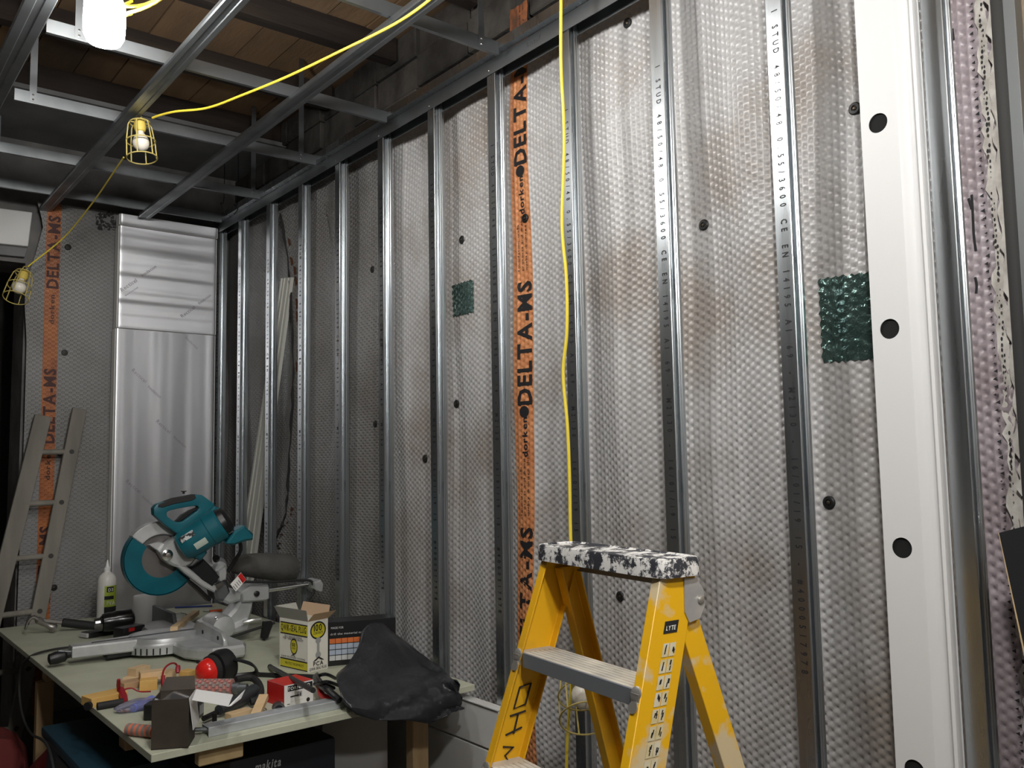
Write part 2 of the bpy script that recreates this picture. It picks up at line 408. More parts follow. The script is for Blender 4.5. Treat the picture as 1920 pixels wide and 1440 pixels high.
g = MB(); rng = random.Random(9)
for z in np.arange(.5, 3.5, .012):
    if rng.random() < .75:
        y = .783+rng.uniform(-.004, .004); r = rng.uniform(.002, .006); x = XM-.032
        g.add([Vector((x, y+r*.5*math.cos(a), z+r*math.sin(a))) for a in np.linspace(0, 6.28, 7)[:-1]], [list(range(6))])
for z in np.arange(.5, 3.5, .017):
    y = .801+rng.uniform(-.003, .003); r = rng.uniform(.002, .005); x = XM-.036
    g.add([Vector((x, y-r, z+r)), Vector((x, y+r, z)), Vector((x, y-r, z-r))], [(0, 1, 2)])
g.build('torn_holes', INK, wr, recalc=False)['kind'] = 'stuff'
# back wall membrane
MEM_B = mat('back_membrane_dimmed', (.24, .238, .235), .45, 0, (.17, .165, .155), 2, 5, .4, .7, spec=.6); dimple_bump(MEM_B, 0, 2, DU, DV, .5)  # light fading with distance is put into the grey and orange tones
MEM_BO = mat('back_orange_dimmed', (.45, .15, .045), .5, 0, (.30, .09, .03), 12, 4); dimple_bump(MEM_BO, 0, 2, DU, DV, .5)
def bx_left(z):
    p = [(3.1, .93), (2.95, .97), (2.80, .94), (2.62, .895), (2.5, .89), (2.3, .905), (1.8, .905), (1.0, .90), (.3, .90)]
    for (z1, x1), (z0, x0) in zip(p, p[1:]):
        if z >= z0: return x0+(x1-x0)*(z-z0)/(z1-z0)
    return .9
g = MB(); rows = []
zs = np.linspace(.3, 3.08, 60); ts = np.linspace(0, 1, 40)
def bm_y(x, z): return 5.30-.006*math.sin(x*9+z)-.006*math.sin(z*3.1+x*3)
OX0, OX1 = .985, 1.058
for z in zs:
    xl = bx_left(z); xs_ = sorted(set(list(np.linspace(xl, OX0, 6))+[OX0, OX1]+list(np.linspace(OX1, 1.42, 14))))
    rows.append([Vector((q, bm_y(q, z), z)) for q in xs_])
nb = min(len(r) for r in rows); rows = [r[:nb] for r in rows]
g.grid(rows)
fi = 0
for i in range(len(rows)-1):
    for j in range(nb-1):
        cx = (rows[i][j].x+rows[i][j+1].x)/2; g.m[fi] = 1 if OX0 < cx < OX1 else 0; fi += 1
bmo = g.build('membrane', [MEM_B, MEM_BO], wb, smooth=180); bmo['label'] = 'dimly lit grey dimpled membrane on the far wall with an orange stripe'
g = MB()
for zb in (2.60, 1.74, .88):
    fn = lambda p: Vector((p.x, bm_y(p.x, p.z)-.002, p.z))
    lettering(g, 'DELTA-MS', (1.052, 5.3, zb), (0, 0, 1), (-1, 0, 0), .082, 'l', fn=fn, bold=2, width=.42)
    lettering(g, 'dorken', (1.036, 5.3, zb-.20), (0, 0, 1), (-1, 0, 0), .034, 'l', fn=fn, bold=1, width=.17)
g.build('printed_lettering', mat('dark_red_ink', (.05, .012, .01), .6), wb, recalc=False, smooth=0)
# bare, crumbling patch of masonry where the far membrane stops short
g = MB(); rng = random.Random(5)
for k in range(46):
    p = at(rng.uniform(182, 214), rng.uniform(398, 430), Y=5.29); r = rng.uniform(.006, .016)
    g.cbox(p, (r*2, r, r*1.6), rng.uniform(0, 3))
g.build('rubble', mat('dark_rubble', (.05, .05, .05), .9, 0, (.30, .29, .28), 60, 2, .55, .6), wb, bevel=.002)['kind'] = 'stuff'

# ================================================================== steel wall frame
# stud section (x from room face, y from the side towards the viewer)
SEC = [(0, .046), (0, .0015), (.0015, 0), (.0065, 0), (.009, .004), (.0095, .014), (.0245, .014), (.0255, .003), (.028, 0), (.031, 0), (.033, .0025), (.035, .0025), (.037, 0), (.0465, 0), (.048, .0015), (.048, .046)]
TH = .0012
def stud_mesh(z0, z1):
    m = MB(); n = len(SEC); inner = []
    for i, (a, b) in enumerate(SEC):
        p = Vector((a, b, 0)); pa = Vector((*SEC[max(i-1, 0)], 0)); pb = Vector((*SEC[min(i+1, n-1)], 0)); t = (pb-pa).normalized()
        inner.append(p+Vector((-t.y, t.x, 0))*TH)
    out = [Vector((a, b, 0)) for a, b in SEC]
    loop = out+inner[::-1]
    m.prism([p+Vector((0, 0, z0)) for p in loop], (0, 0, z1-z0)); return m
STUD_Y = [.826+.4012*k for k in range(11)]+[5.185]
TXT = 'I STUD 48/50/48 0.55/3600 CE EN 14195 A1 69 - M2130 - 16/01/19 15 - #4000517978'
proto = thing('metal_stud', '', '', (0, 0, 0))
so = stud_mesh(.002, 3.06).build('channel', STEEL, proto, smooth=28)
g = MB(); V, F, tw = text2d(TXT, .0255, pitch=1.705/len(TXT), xs=.72, bold=1)
g.add([Vector((-.0006, .036-b*.98-.007, 2.768-a)) for a, b in V], F); g.build('printed_lettering', INK, proto, recalc=False, smooth=0)
for k, z in enumerate((2.72, 2.10, 1.52, .93)):
    MB().box((.0060, -.0003, z-.045), (.0075, .0025, z+.045)).box((.0098, .0134, z-.010), (.0135, .0139, z+.010)).build('punched_slot', mat('slot_shadow', (.06, .06, .06), .7), proto, smooth=0)
ORD = ['', 'second', 'third', 'fourth', 'fifth', 'sixth', 'seventh', 'eighth', 'ninth', 'tenth', 'eleventh', 'twelfth']
SPEC = {0: 'nearest galvanised steel stud, standing right of the white perforated channel', 11: 'farthest steel stud, in the corner against the foil insulation boards',
        1: 'steel stud with large printed numbers just left of the white perforated channel', 2: 'printed steel stud rising right behind the yellow stepladder top',
        3: 'steel stud with the hanging yellow cable running down beside it', 4: 'steel stud just left of the orange membrane stripe'}
for k, y in enumerate(STUD_Y):
    s = proto if k == 0 else copy_tree(proto)
    s.location = (D, y, 0); s['category'] = 'stud'; s['group'] = 'galvanised wall studs'
    if k == 0: plain = [c for c in s.children if c.name.startswith('printed_lettering')]
    s['label'] = SPEC.get(k, '%s galvanised steel stud counted from the foil board corner' % ORD[11-k])
for c in plain: bpy.data.objects.remove(c)
# head track and ceiling perimeter channel
m = MB().box((D-.004, .60, 3.028), (D-.0025, 5.30, 3.082)).box((D-.0025, .60, 3.0805), (D+.052, 5.30, 3.082)).box((D+.0505, .60, 3.028), (D+.052, 5.30, 3.0805))
ht = tag(m.build('head_track', STEEL_DARK, smooth=0), 'steel head track running along the tops of the wall studs', 'track')
g = MB(); rng = random.Random(2)
for yy in (1.55, 2.2, 3.3):
    lettering(g, 'knauf', (D-.0046, yy, 3.047), (0, -1, 0), (0, 0, 1), .028, 'c', xs=1.2)
g.build('printed_lettering', mat('faint_ink', (.07, .075, .08), .6), ht, recalc=False, smooth=0)
pc = MB().box((D-.034, .60, 3.0835), (D-.004, 5.22, 3.0845)).box((D-.034, .60, 3.0845), (D-.033, 5.22, 3.118)).box((D-.005, .60, 3.0845), (D-.004, 5.22, 3.112)).prism([Vector((D-.0335, .6, 3.118)), Vector((D-.0335, .6, 3.1195)), Vector((D-.022, .6, 3.1235)), Vector((D-.022, .6, 3.122))], (0, 4.62, 0))
pco = tag(pc.build('perimeter_channel', STEEL, smooth=0), 'bright steel perimeter channel fixed above the head track along the wall', 'channel')
for k, y in enumerate(STUD_Y[2:8]):
    MB().lathe([(.004, 0), (.004, .002), (.002, .0032)], axis_matrix((D-.004, y+.03, 3.044), (-1, 0, 0)), 8).build('screw', CHROME, ht)
m = MB().box((D-.0015, .60, .002), (D+.0005, 5.30, .04)).box((D+.0005, .60, .0), (D+.05, 5.30, .002)).box((D+.0495, .60, .002), (D+.051, 5.30, .04))
tag(m.build('floor_track', STEEL_DARK, smooth=0), 'steel floor track under the feet of the wall studs', 'track')

# white perforated channel standing in front of the frame
def perforated(name):
    root = thing('perforated_channel', 'tall white channel with four round holes standing beside the nearest studs', 'channel', (1.88, .94, 0))
    x0 = 1.868; ya, yb = .916, 1.001; z0, z1 = .003, 3.02; hz = [2.352, 1.878, 1.395, .925, .45]; hr = .0225; hy = .962
    m = MB(); th = .002; zc = z1; n = 24
    for q in sorted(hz, reverse=True):
        m.box((x0, ya, q+.05), (x0+th, yb, zc))
        sq = []; ho = []
        for i in range(n):
            a = 2*math.pi*i/n; c, s_ = math.cos(a), math.sin(a); k = 1/max(abs(c), abs(s_))
            oy = hy+(c*k)*( (yb-hy) if c > 0 else (hy-ya)); sq.append(Vector((x0, oy, q+s_*k*.05))); ho.append(Vector((x0, hy+c*hr, q+s_*hr)))
        m.ring(sq, ho, (th, 0, 0)); zc = q-.05
    m.box((x0, ya, z0), (x0+th, yb, zc))
    m.build('face', WHITE_COAT, root, smooth=25)
    # rolled shoulder, side and back
    prof = [(x0, ya), (x0+.004, ya-.006), (x0+.014, ya-.013), (x0+.018, ya-.022), (x0+.016, ya-.030), (x0+.010, ya-.036), (x0+.012, ya-.042), (x0+.034, ya-.042)]
    lp = prof+[(a+.002, b+.002) for a, b in prof[::-1]]
    MB().prism([Vector((a, b, z0)) for a, b in lp], (0, 0, z1-z0)).build('rolled_edge', WHITE_COAT, root, smooth=50)
    MB().box((x0+.0045, ya, z0+.01), (x0+.040, yb-.002, z1-.01)).build('hole_shade', mat('hole_shade_black', (.004, .004, .004), .9), root, smooth=0)  # black filler added to give the holes their deep shade
    MB().box((x0, yb, z0), (x0+.044, yb+.002, z1)).box((x0+.034, ya-.042, z0), (x0+.044, ya-.040, z1)).box((x0+.042, ya-.042, z0), (x0+.044, yb, z1)).build('back', WHITE_COAT, root, smooth=0)
perforated('white')

# dark steel post and brown edge at the near end of the wall
post = thing('steel_post', 'dark grey steel post leaning at the near end of the membrane wall', 'post', at(1905, 800, X=1.99)*1.0)
a = at(1853, -40, X=1.99); b = at(1908, 800, X=1.99); dr = (b-a)/(a.z-b.z); b2 = b+dr*(b.z-.005); a = a-dr*(3.50-a.z)
m = MB().prism([a, a+Vector((0, -.026, 0)), a+Vector((.03, -.026, 0)), a+Vector((.03, 0, 0))], b2-a); m.build('web', mat('dark_steel', (.05, .05, .048), .55, .6), post, bevel=.001)
m = MB().prism([a+Vector((-.008, -.028, 0)), a+Vector((-.008, -.052, 0)), a+Vector((.03, -.052, 0)), a+Vector((.03, -.028, 0))], b2-a); m.build('flange', mat('grey_primer_steel', (.20, .21, .21), .45, .7), post, bevel=.001)

# dark board with a raw edge leaning low at the near end
bd = thing('offcut_board', 'black faced board with a raw pale edge leaning low at the right edge', 'board', (1.85, .70, 0))
p = [at(1873, 999, X=1.86), at(1935, 983, X=1.86), at(2060, 983, X=1.86), at(2060, 1700, X=1.86), at(1965, 1420, X=1.86)]
MB().prism(p, (.016, 0, 0)).build('panel', mat('black_film_ply', (.018, .019, .021), .35), bd, smooth=0)
e0, e1 = p[0], p[4]; dd = Vector((0, .004, 0))
MB().prism([e0, e0+dd*.3+Vector((.0, 0, -.0)), e1+dd*1.4, e1], (.016, 0, 0)).build('raw_edge', mat('raw_ply_edge', (.50, .36, .20), .8), bd, smooth=0)

# ================================================================== insulation boards on the far wall
def foil(name, st, sc, c=.60, ro=.36):
    m = mat(name, (c, c, c*1.03), ro, .92, bump=1.0, bscale=sc, bstretch=st)
    for n in m.node_tree.nodes:
        if n.type == 'BUMP': n.inputs['Distance'].default_value = .034 if 'across' in name else .020
        if n.type == 'TEX_NOISE': n.inputs['Detail'].default_value = 1.5
    return m
FOIL_U = foil('foil_rolled_across', (.3, 1, 5.0), 1.6, .86, .42); FOIL_L = foil('foil_rolled_down', (4.5, 1, .22), 1.3)
FOAM = mat('foam_edge', (.80, .79, .75), .8)
def board(name, z0, z1, x0, x1, y0, m, label, texts):
    o = thing(name, label, 'insulation', ((x0+x1)/2, y0, z0), 'foil insulation boards')
    MB().box((x0, y0, z0), (x1, y0+.07, z1)).build('core', FOAM, o, bevel=.003)
    us = [0, .004, .010, .018, .028, .05, .2, .4, .6, .8, .95, .972, .982, .990, .996, 1]; roll = [.010, .004, .0005, -.0025, -.0035, -.003, -.0015, -.001, -.001, -.0015, -.003, -.0035, -.0025, .0005, .004, .010]
    MB().grid([[Vector((x0+(x1-x0)*u, y0-.0015+r_, z)) for u, r_ in zip(us, roll)] for z in np.linspace(z0+.001, z1-.001, 12)]).build('foil_face', m, o, smooth=180)
    g = MB()
    for tx, x, z, ang, s in texts:
        lettering(g, tx, (x, y0-.0062, z), (math.cos(R_(ang)), 0, math.sin(R_(ang))), (-math.sin(R_(ang)), 0, math.cos(R_(ang))), s, 'l')
    g.build('printed_lettering', mat('grey_print', (.30, .27, .30), .6), o, recalc=False, smooth=0)
board('insulation_board', 2.392, 2.985, 1.335, 1.905, 5.20, FOIL_U, 'upper foil-faced insulation board above the seam on the far wall',
      [('Recticel', 1.36, 2.60, 40, .032), ('Insulation', 1.47, 2.70, 40, .026), ('www.recticel', 1.38, 2.575, 40, .015), ('Recticel', 1.70, 2.48, 40, .03), ('Insulation', 1.80, 2.57, 40, .024)])
board('insulation_board', .55, 2.390, 1.330, 1.905, 5.205, FOIL_L, 'tall lower foil-faced insulation board behind the mitre saw',
      [('Recticel', 1.42, 2.15, -42, .03), ('Insulation', 1.51, 2.06, -42, .024), ('Recticel', 1.56, 1.86, -42, .03), ('Insulation', 1.66, 1.77, -42, .024), ('Recticel', 1.40, 1.52, -42, .03), ('Insulation', 1.72, 2.36, -42, .024), ('Insulation', 1.49, 1.43, -42, .024)])
board('insulation_board', 2.987, 3.052, 1.335, 1.905, 5.188, FOIL_U, 'narrow foil-faced insulation strip under the ceiling grid', [])

# ================================================================== ceiling grid
def top_hat(y0, y1, x, z, wd=.066, lab='', grp=None):
    pr = [(-wd/2, .004), (-wd/2+.004, 0), (-.012, 0), (-.009, .003), (.009, .003), (.012, 0), (wd/2-.004, 0), (wd/2, .004), (wd/2-.006, .026), (wd/2-.018, .026), (wd/2-.018, .024), (wd/2-.009, .024),
          (wd/2-.003, .005), (-wd/2+.003, .005), (-wd/2+.009, .024), (-wd/2+.018, .024), (-wd/2+.018, .026), (-wd/2+.006, .026)]
    m = MB().prism([Vector((x+a, y0, z+b)) for a, b in pr], (0, y1-y0, 0))
    return tag(m.build('ceiling_runner', STEEL_DARK, smooth=30), lab, 'channel', grp)
RZ = 3.030
top_hat(-1.2, 5.30, .975, RZ, lab='middle steel ceiling runner that carries the unlit caged lamp', grp='steel ceiling runners')
top_hat(-1.2, 5.13, 1.455, RZ, lab='right-hand steel ceiling runner with a cut end above the foil strip', grp='steel ceiling runners')
top_hat(-1.2, 5.30, .50, RZ, wd=.085, lab='left-hand steel ceiling runner at the upper left corner', grp='steel ceiling runners')
LABC = ['steel cross channel nearest to the viewer, under the brown boards', 'steel cross channel passing behind the glaring lamp', 'steel cross channel above the unlit caged lamp', 'steel cross channel second from the far wall', 'steel cross channel closest to the far wall']
for k, (y, x0) in enumerate(((2.36, .45), (3.14, .565), (3.81, .58), (4.49, .30), (5.06, .30))):
    m = MB().box((x0, y, 3.0605), (D-.035, y+.0015, 3.105)).box((x0, y, 3.059), (D-.035, y+.016, 3.0605)).box((x0, y, 3.105), (D-.035, y+.016, 3.1065))
    c = tag(m.build('cross_channel', STEEL_DARK, smooth=0), LABC[k], 'channel', 'steel cross channels above the runners')
HANG = [(.645, 3.81), (.665, 3.14), (1.80, 2.36), (1.80, 3.81), (1.84, 4.49), (.66, 2.36), (.70, 5.06)]
HLAB = ['steel strap hanger left of the unlit caged lamp', 'steel strap hanger next to the glaring lamp', 'steel strap hanger beside the orange patch above the head track', 'steel strap hanger near the wall in the middle of the grid', 'steel strap hanger near the wall at the far end of the grid', 'steel strap hanger above the top edge of view', 'steel strap hanger near the white lintel']
for (x, y), lb in zip(HANG, HLAB):
    h = thing('strap_hanger', lb, 'hanger', (x, y, 3.06), 'strap hangers of the ceiling grid')
    MB().box((x-.013, y-.0025, 3.066), (x+.013, y-.001, 3.575)).build('strap', STEEL_DARK, h, smooth=0)
    for dz in (.012, .032): MB().lathe([(.0042, 0), (.0042, .002), (.002, .0035)], axis_matrix((x, y-.0025, 3.062+dz), (0, -1, 0)), 8).build('screw', CHROME, h)
m = MB().box((-.45, .6, 3.038), (.40, 5.2, 3.052)); tag(m.build('soffit_board', mat('grey_soffit', (.46, .45, .43), .8, 0, (.38, .37, .35), 3), smooth=0), 'pale grey soffit board at the top left beside the runner', 'board')
# loose wires above the grid near the far corner
for k, (pts, lb) in enumerate((([(420, 372), (414, 380), (418, 392), (421, 400)], 'thin dark wire dangling left in the far ceiling corner'), ([(446, 375), (440, 384), (446, 392), (438, 402)], 'thin dark wire dangling right in the far ceiling corner'))):
    g = MB().tube(smoothpath([Vector((at(*pts[0], Y=4.75).x, 4.75, 3.434))]+[at(a, b, Y=4.75) for a, b in pts], 5), .0025, 6)
    tag(g.build('loose_wire', BLACKP), lb, 'wire')

# ================================================================== lamps and cables
GLOW = mat('lit_glow_jar', (1.0, .985, .96), .4, emit=LAMP_GLOW)
GLOW2 = mat('lit_glow_jar_near', (1.0, .985, .96), .4, emit=LAMP2_GLOW)
FROST = mat('frosted_bulb', (.80, .76, .66), .3, spec=.6)
YELWIRE = mat('yellow_wire', (.52, .42, .13), .5)
def caged_lamp(base, d, label, rad=.058, ln=.150, bulb_r=.033, wire=.0026, side=None, lit=None):
    """base: centre of the holder; d: the way the lamp points"""
    o = thing('caged_lamp', label, 'lamp', base, 'caged work lamps on a yellow cable')
    d = Vector(d).normalized(); M = axis_matrix(base, d); X = M.to_3x3() @ Vector((1, 0, 0)); Y = M.to_3x3() @ Vector((0, 1, 0)); base = Vector(base)
    MB().lathe([(.012, -.02), (.022, -.014), (.024, .02), (.019, .034), (.015, .036)], M, 16).build('lamp_holder', mat('yellow_holder', (.66, .50, .10), .5), o)
    MB().lathe([(.013, .034), (.014, .042), (.020, .052), (bulb_r*.86, .066), (bulb_r, .083), (bulb_r*.93, .098), (bulb_r*.65, .111), (bulb_r*.25, .117), (.001, .118)], M, 20).build('bulb', FROST if lit is None else lit, o)
    g = MB()
    for z, r in ((-.004, rad*.66), (ln*.52, rad*.95), (ln, rad)):
        g.tube(arc(base+d*z, r, 0, 350, 30, X, Y), wire, 6, closed=True)
    for k in range(6):
        a = 2*math.pi*k/6+.3; u = X*math.cos(a)+Y*math.sin(a)
        g.tube([base+d*-.004+u*rad*.3, base+d*-.004+u*rad*.66, base+d*(ln*.06)+u*rad*.78, base+d*ln*.52+u*rad*.95, base+d*ln+u*rad], wire, 6)
    g.build('wire_cage', YELWIRE, o)
    MB().tube(smoothpath([base-d*.02, base-d*.035+X*.01, base-d*.05, base-d*.045-X*.012, base-d*.03-X*.012], 4), .0025, 6).build('hook', YELWIRE, o)
    return o
# the lit lamp: glare shaped as an oversized diffuser under the runner grid
def lit_lamp(c, label, glow):
    o = thing('work_lamp', label, 'lamp', c, 'lit work lamps')
    c = Vector(c)
    MB().lathe([(.02, .079), (.050, .073), (.058, .055), (.060, .0), (.058, -.045), (.048, -.066), (.03, -.074), (.001, -.076)], Matrix.Translation(c), 28).build('glow_jar', glow, o)
    MB().lathe([(.03, .079), (.034, .083), (.034, .10), (.012, .108)], Matrix.Translation(c), 16).build('lamp_holder', MATS['yellow_holder'], o)
    MB().tube([c+Vector((0, 0, .105)), c+Vector((.01, 0, .125)), c+Vector((0, 0, .14)), c+Vector((-.012, 0, .125))], .003, 6).build('hook', YELWIRE, o)
    return o
mat('yellow_holder', (.66, .50, .10), .5)
L1 = at(196, 40, Z=2.965)
lit_lamp(L1, 'glaring white lit work lamp hanging from the ceiling grid', GLOW)
L2 = Vector((.90, 1.90, 2.965))
lit_lamp(L2, 'lit work lamp hanging from the grid out of view above the stepladder', GLOW2)
GLOW3 = mat('fill_lamp_glow', (1.0, .985, .96), .4, emit=FILL_GLOW)
for p, lb in (((.45, .15, 2.80), 'added unseen fill lamp hanging over the viewer'), ((.55, -1.05, 2.90), 'added unseen fill lamp hanging behind the viewer')):
    lit_lamp(Vector(p), lb, GLOW3)  # unseen lamps, added to brighten the near wall and stepladder
b2 = at(262, 232, Z=3.0)
caged_lamp(b2, (at(266, 292, Y=b2.y-.02)-b2), 'unlit caged lamp hanging under the middle ceiling runner')
b3 = at(44, 514, Y=4.95)
caged_lamp(b3, (at(30, 556, Y=4.90)-b3), 'unlit caged lamp hanging in front of the dark doorway', bulb_r=.034)
b4 = at(1088, 1258, X=1.76)
caged_lamp(b4, (at(1105, 1345, X=1.70)-b4)+Vector((-.01, 0, 0)), 'unlit caged lamp hanging low behind the yellow stepladder', rad=.075, ln=.155, bulb_r=.036)

def cable(pts, r, label, k=6):
    g = MB().tube(smoothpath(pts, k), r, 8); return tag(g.build('cable', YELCAB), label, 'cable', 'yellow lamp cables')
cable([at(286, 221, Z=3.0), at(300, 216, Z=3.0), at(330, 209, Z=2.995), at(390, 202, Z=2.99), at(455, 178, Z=2.985), at(540, 143, Z=2.98), at(640, 95, Z=2.98), at(740, 45, Z=2.985), at(805, 0, Z=2.99), at(850, -45, Z=3.0), Vector((1.22, 2.0, 3.02)), Vector((1.02, 1.92, 3.05)), Vector((.915, 1.90, 3.085))], .0045,
      'yellow cable slung across the ceiling to the unlit caged lamp')
cable([Vector((1.76, 1.885, 3.574)), Vector((1.76, 1.884, 3.3)), at(1052, 0, X=1.76), at(1052, 120, X=1.76), at(1058, 260, X=1.76), at(1054, 420, X=1.76), at(1062, 520, X=1.76), at(1063, 620, X=1.76), at(1056, 700, X=1.76), at(1064, 800, X=1.76), at(1068, 900, X=1.76), at(1070, 1010, X=1.76), at(1076, 1130, X=1.76), at(1086, 1240, X=1.76)], .0050,
      'yellow cable hanging straight down in front of the studs')
cable([at(1074, 1250, X=1.765), at(1070, 1300, X=1.765), at(1064, 1380, X=1.765), at(1062, 1440, X=1.765), at(1060, 1520, X=1.765), at(1060, 1700, X=1.765)], .0045, 'yellow cable running down to the floor behind the stepladder')
cable([at(232, 295, Y=3.85), at(205, 335, Y=4.1), at(170, 385, Y=4.45), at(120, 445, Y=4.8), at(62, 492, Y=4.93), at(52, 500, Y=4.94)], .0035, 'thin yellow cable sagging from the middle runner to the doorway lamp')
for k, (a, b) in enumerate((((232, 12), (300, -6)), ((236, 26), (310, -8)))):
    cable([L1+Vector((.075, -.01, .085-.04*k)), at(*a, Z=2.99-.012*k), at(*b, Z=2.99-.02*k), L2+Vector((-.10+.02*k, .25-.12*k, .06-.03*k)), L2+Vector((-.076+.01*k, .02-.05*k, .088-.03*k))], .0050, ['upper', 'lower'][k]+' yellow cable leaving the glaring lamp towards the top edge')

# ================================================================== membrane fixings and tape
PLUG = mat('black_plug', (.010, .010, .010), .5)
def plug(p, n, label):
    o = thing('fixing_plug', label, 'plug', p, 'black membrane fixing plugs')
    M = axis_matrix(p, n)
    MB().lathe([(.017, -.004), (.017, .002), (.014, .0045), (.008, .005), (.0075, .002), (.001, .002)], M, 16).build('washer', PLUG, o)
    MB().lathe([(.0055, .002), (.0055, .0045), (.003, .006), (.001, .006)], M, 8).build('screw', mat('dull_screw', (.09, .07, .05), .4, .8), o)
PL = [(868, 450, 'black fixing plug above the small green tape patch'), (850, 757, 'black fixing plug below the small green tape patch'), (800, 860, 'black fixing plug at mid height between the sixth and seventh studs'),
      (703, 795, 'black fixing plug midway up between the fifth and sixth studs'), (695, 505, 'black fixing plug high between the fifth and sixth studs'), (658, 1012, 'black fixing plug low between the fifth and sixth studs above the carton'),
      (1312, 420, 'black fixing plug high on the membrane right of the bright printed stud'), (1597, 201, 'black fixing plug beside the topmost hole of the white channel'), (1560, 942, 'rust-ringed black fixing plug below the large green patch'),
      (1165, 1118, 'black fixing plug seen through the stepladder'), (983, 409, 'black fixing plug on the orange stripe'), (1176, 43, 'black fixing plug in the shadow under the head track')]
for a, b, lb in PL:
    p = at(a, b, X=XM); p = Vector((mem_x(p.y, p.z)-.001, p.y, p.z)); plug(p, (-1, 0, 0), lb)
for a, b, lb in ((128, 463, 'topmost black fixing plug on the far wall membrane'), (122, 661, 'second black fixing plug down the far wall membrane'), (113, 850, 'black fixing plug behind the top rung of the old ladder'), (102, 1102, 'lowest black fixing plug on the far wall membrane')):
    p = at(a, b, Y=5.295); plug(Vector((p.x, bm_y(p.x, p.z)-.001, p.z)), (0, -1, 0), lb)
GREEN = mat('green_foil_tape', (.075, .135, .12), .20, .75, (.12, .19, .17), 18, 4, spec=.8, bump=.5, bscale=45)
def patch(tl, br, label, skew=0):
    a = at(*tl, X=2.03); b = at(*br, X=2.03); rng = random.Random(int(a.y*100)); rows = []
    for i, z in enumerate(np.linspace(a.z, b.z, 30)):
        row = []
        for j, y in enumerate(np.linspace(a.y, b.y, 22)):
            ii = int(round(y/DU)); dz = DV*.5*(ii % 2)
            dd = .0045*max(0, math.cos(math.pi*y/DU)*math.cos(2*math.pi*z/DV))
            e = .003*math.sin(j*2.1+i) if i in (0, 29) else 0
            row.append(Vector((mem_x(y, z)-.0035+dd+rng.uniform(-.0016, .0016), y+(.003*math.sin(i*1.7) if j in (0, 21) else 0), z+e+skew*(y-a.y))))
        rows.append(row)
    return tag(MB().grid(rows).build('tape_patch', GREEN, smooth=180), label, 'tape patch', 'green tape patches')
patch((846, 535), (889, 584), 'small dark green tape patch between two studs left of the orange stripe', .02)
patch((1535, 524), (1648, 668), 'large glossy dark green tape patch half behind the white channel', .04)

# ================================================================== low white ledge along the wall
lg = thing('boarded_ledge', 'low white boarded ledge along the foot of the studs beside the table', 'ledge', (1.85, 3.3, 0))
WB = mat('white_board', (.62, .62, .60), .6, 0, (.55, .55, .53), 5)
MB().box((1.878, 2.42, .605), (1.908, 4.2, .745)).build('upper_board', WB, lg, bevel=.004)
MB().box((1.872, 2.42, .745), (1.912, 4.2, .752)).build('cap', WB, lg, bevel=.002)
MB().box((1.882, 2.44, .0), (1.908, 4.2, .598)).build('lower_board', WB, lg, bevel=.003)

# ================================================================== work table
TZ = .80
TG = mat('green_chipboard', (.50, .515, .40), .6, 0, (.42, .43, .33), 7, 6, .35, .7, bump=.08, bscale=90)
TE = mat('green_board_edge', (.50, .52, .40), .75, 0, (.42, .43, .33), 60, 3)
tb = thing('work_table', 'long work table with a pale green sheet top on timber trestles', 'table', (1.345, 3.85, 0))
MB().box((.782, 2.592, TZ-.022), (1.905, 5.14, TZ)).build('table_top', TG, tb, bevel=.0015)
for x, y in ((.835, 4.25), (.84, 2.665), (1.74, 2.72), (1.82, 4.3)):
    MB().box((x-.033, y-.024, 0), (x+.033, y+.024, TZ-.105)).build('leg', WOODT, tb, bevel=.003)
for y in (3.06, 4.25):
    MB().box((.83 if y > 3 else .90, y-.035, TZ-.105), (1.86, y+.035, TZ-.023)).build('bearer', WOODT, tb, bevel=.003)
MB().box((.88, 2.85, TZ-.10), (.915, 5.0, TZ-.023)).build('rail', WOODT, tb, bevel=.003)
MB().box((.93, 2.635, TZ-.078), (1.065, 2.672, TZ-.023)).build('front_block', mat('pale_block', (.46, .34, .17), .8, 0, (.38, .27, .13), 25), tb, bevel=.003)

def T(px, py, h=0): return at(px, py, Z=TZ+h)
def z8(x, y): return (160+x/3.84, 1160+y/3.84)

# ------------------------------------------------------------------ mitre saw
SY = 4.00
TEAL = mat('teal_plastic', (.006, .115, .145), .38, 0, (.005, .09, .12), 8)
TEALC = mat('teal_guard', (.008, .15, .20), .18, 0, (.006, .11, .15), 8, spec=.7, trans=.25)
SIL = CASTALU
saw = thing('mitre_saw', 'teal and silver sliding mitre saw with its head raised on the table', 'saw', (1.25, SY, TZ))
def q5(x, y, Y=SY): return at(180+x/4.174, 880+y/4.174, Y=Y)
def sprism(name, pts, y0, y1, m, cham=.006, parent=None, smooth=40):
    P = [q5(a, b, SY) for a, b in pts]; P = [Vector((p.x, y0, p.z)) for p in P]
    return MB().prism(P, (0, y1-y0, 0), cham=cham).build(name, m, parent or saw, smooth=smooth)
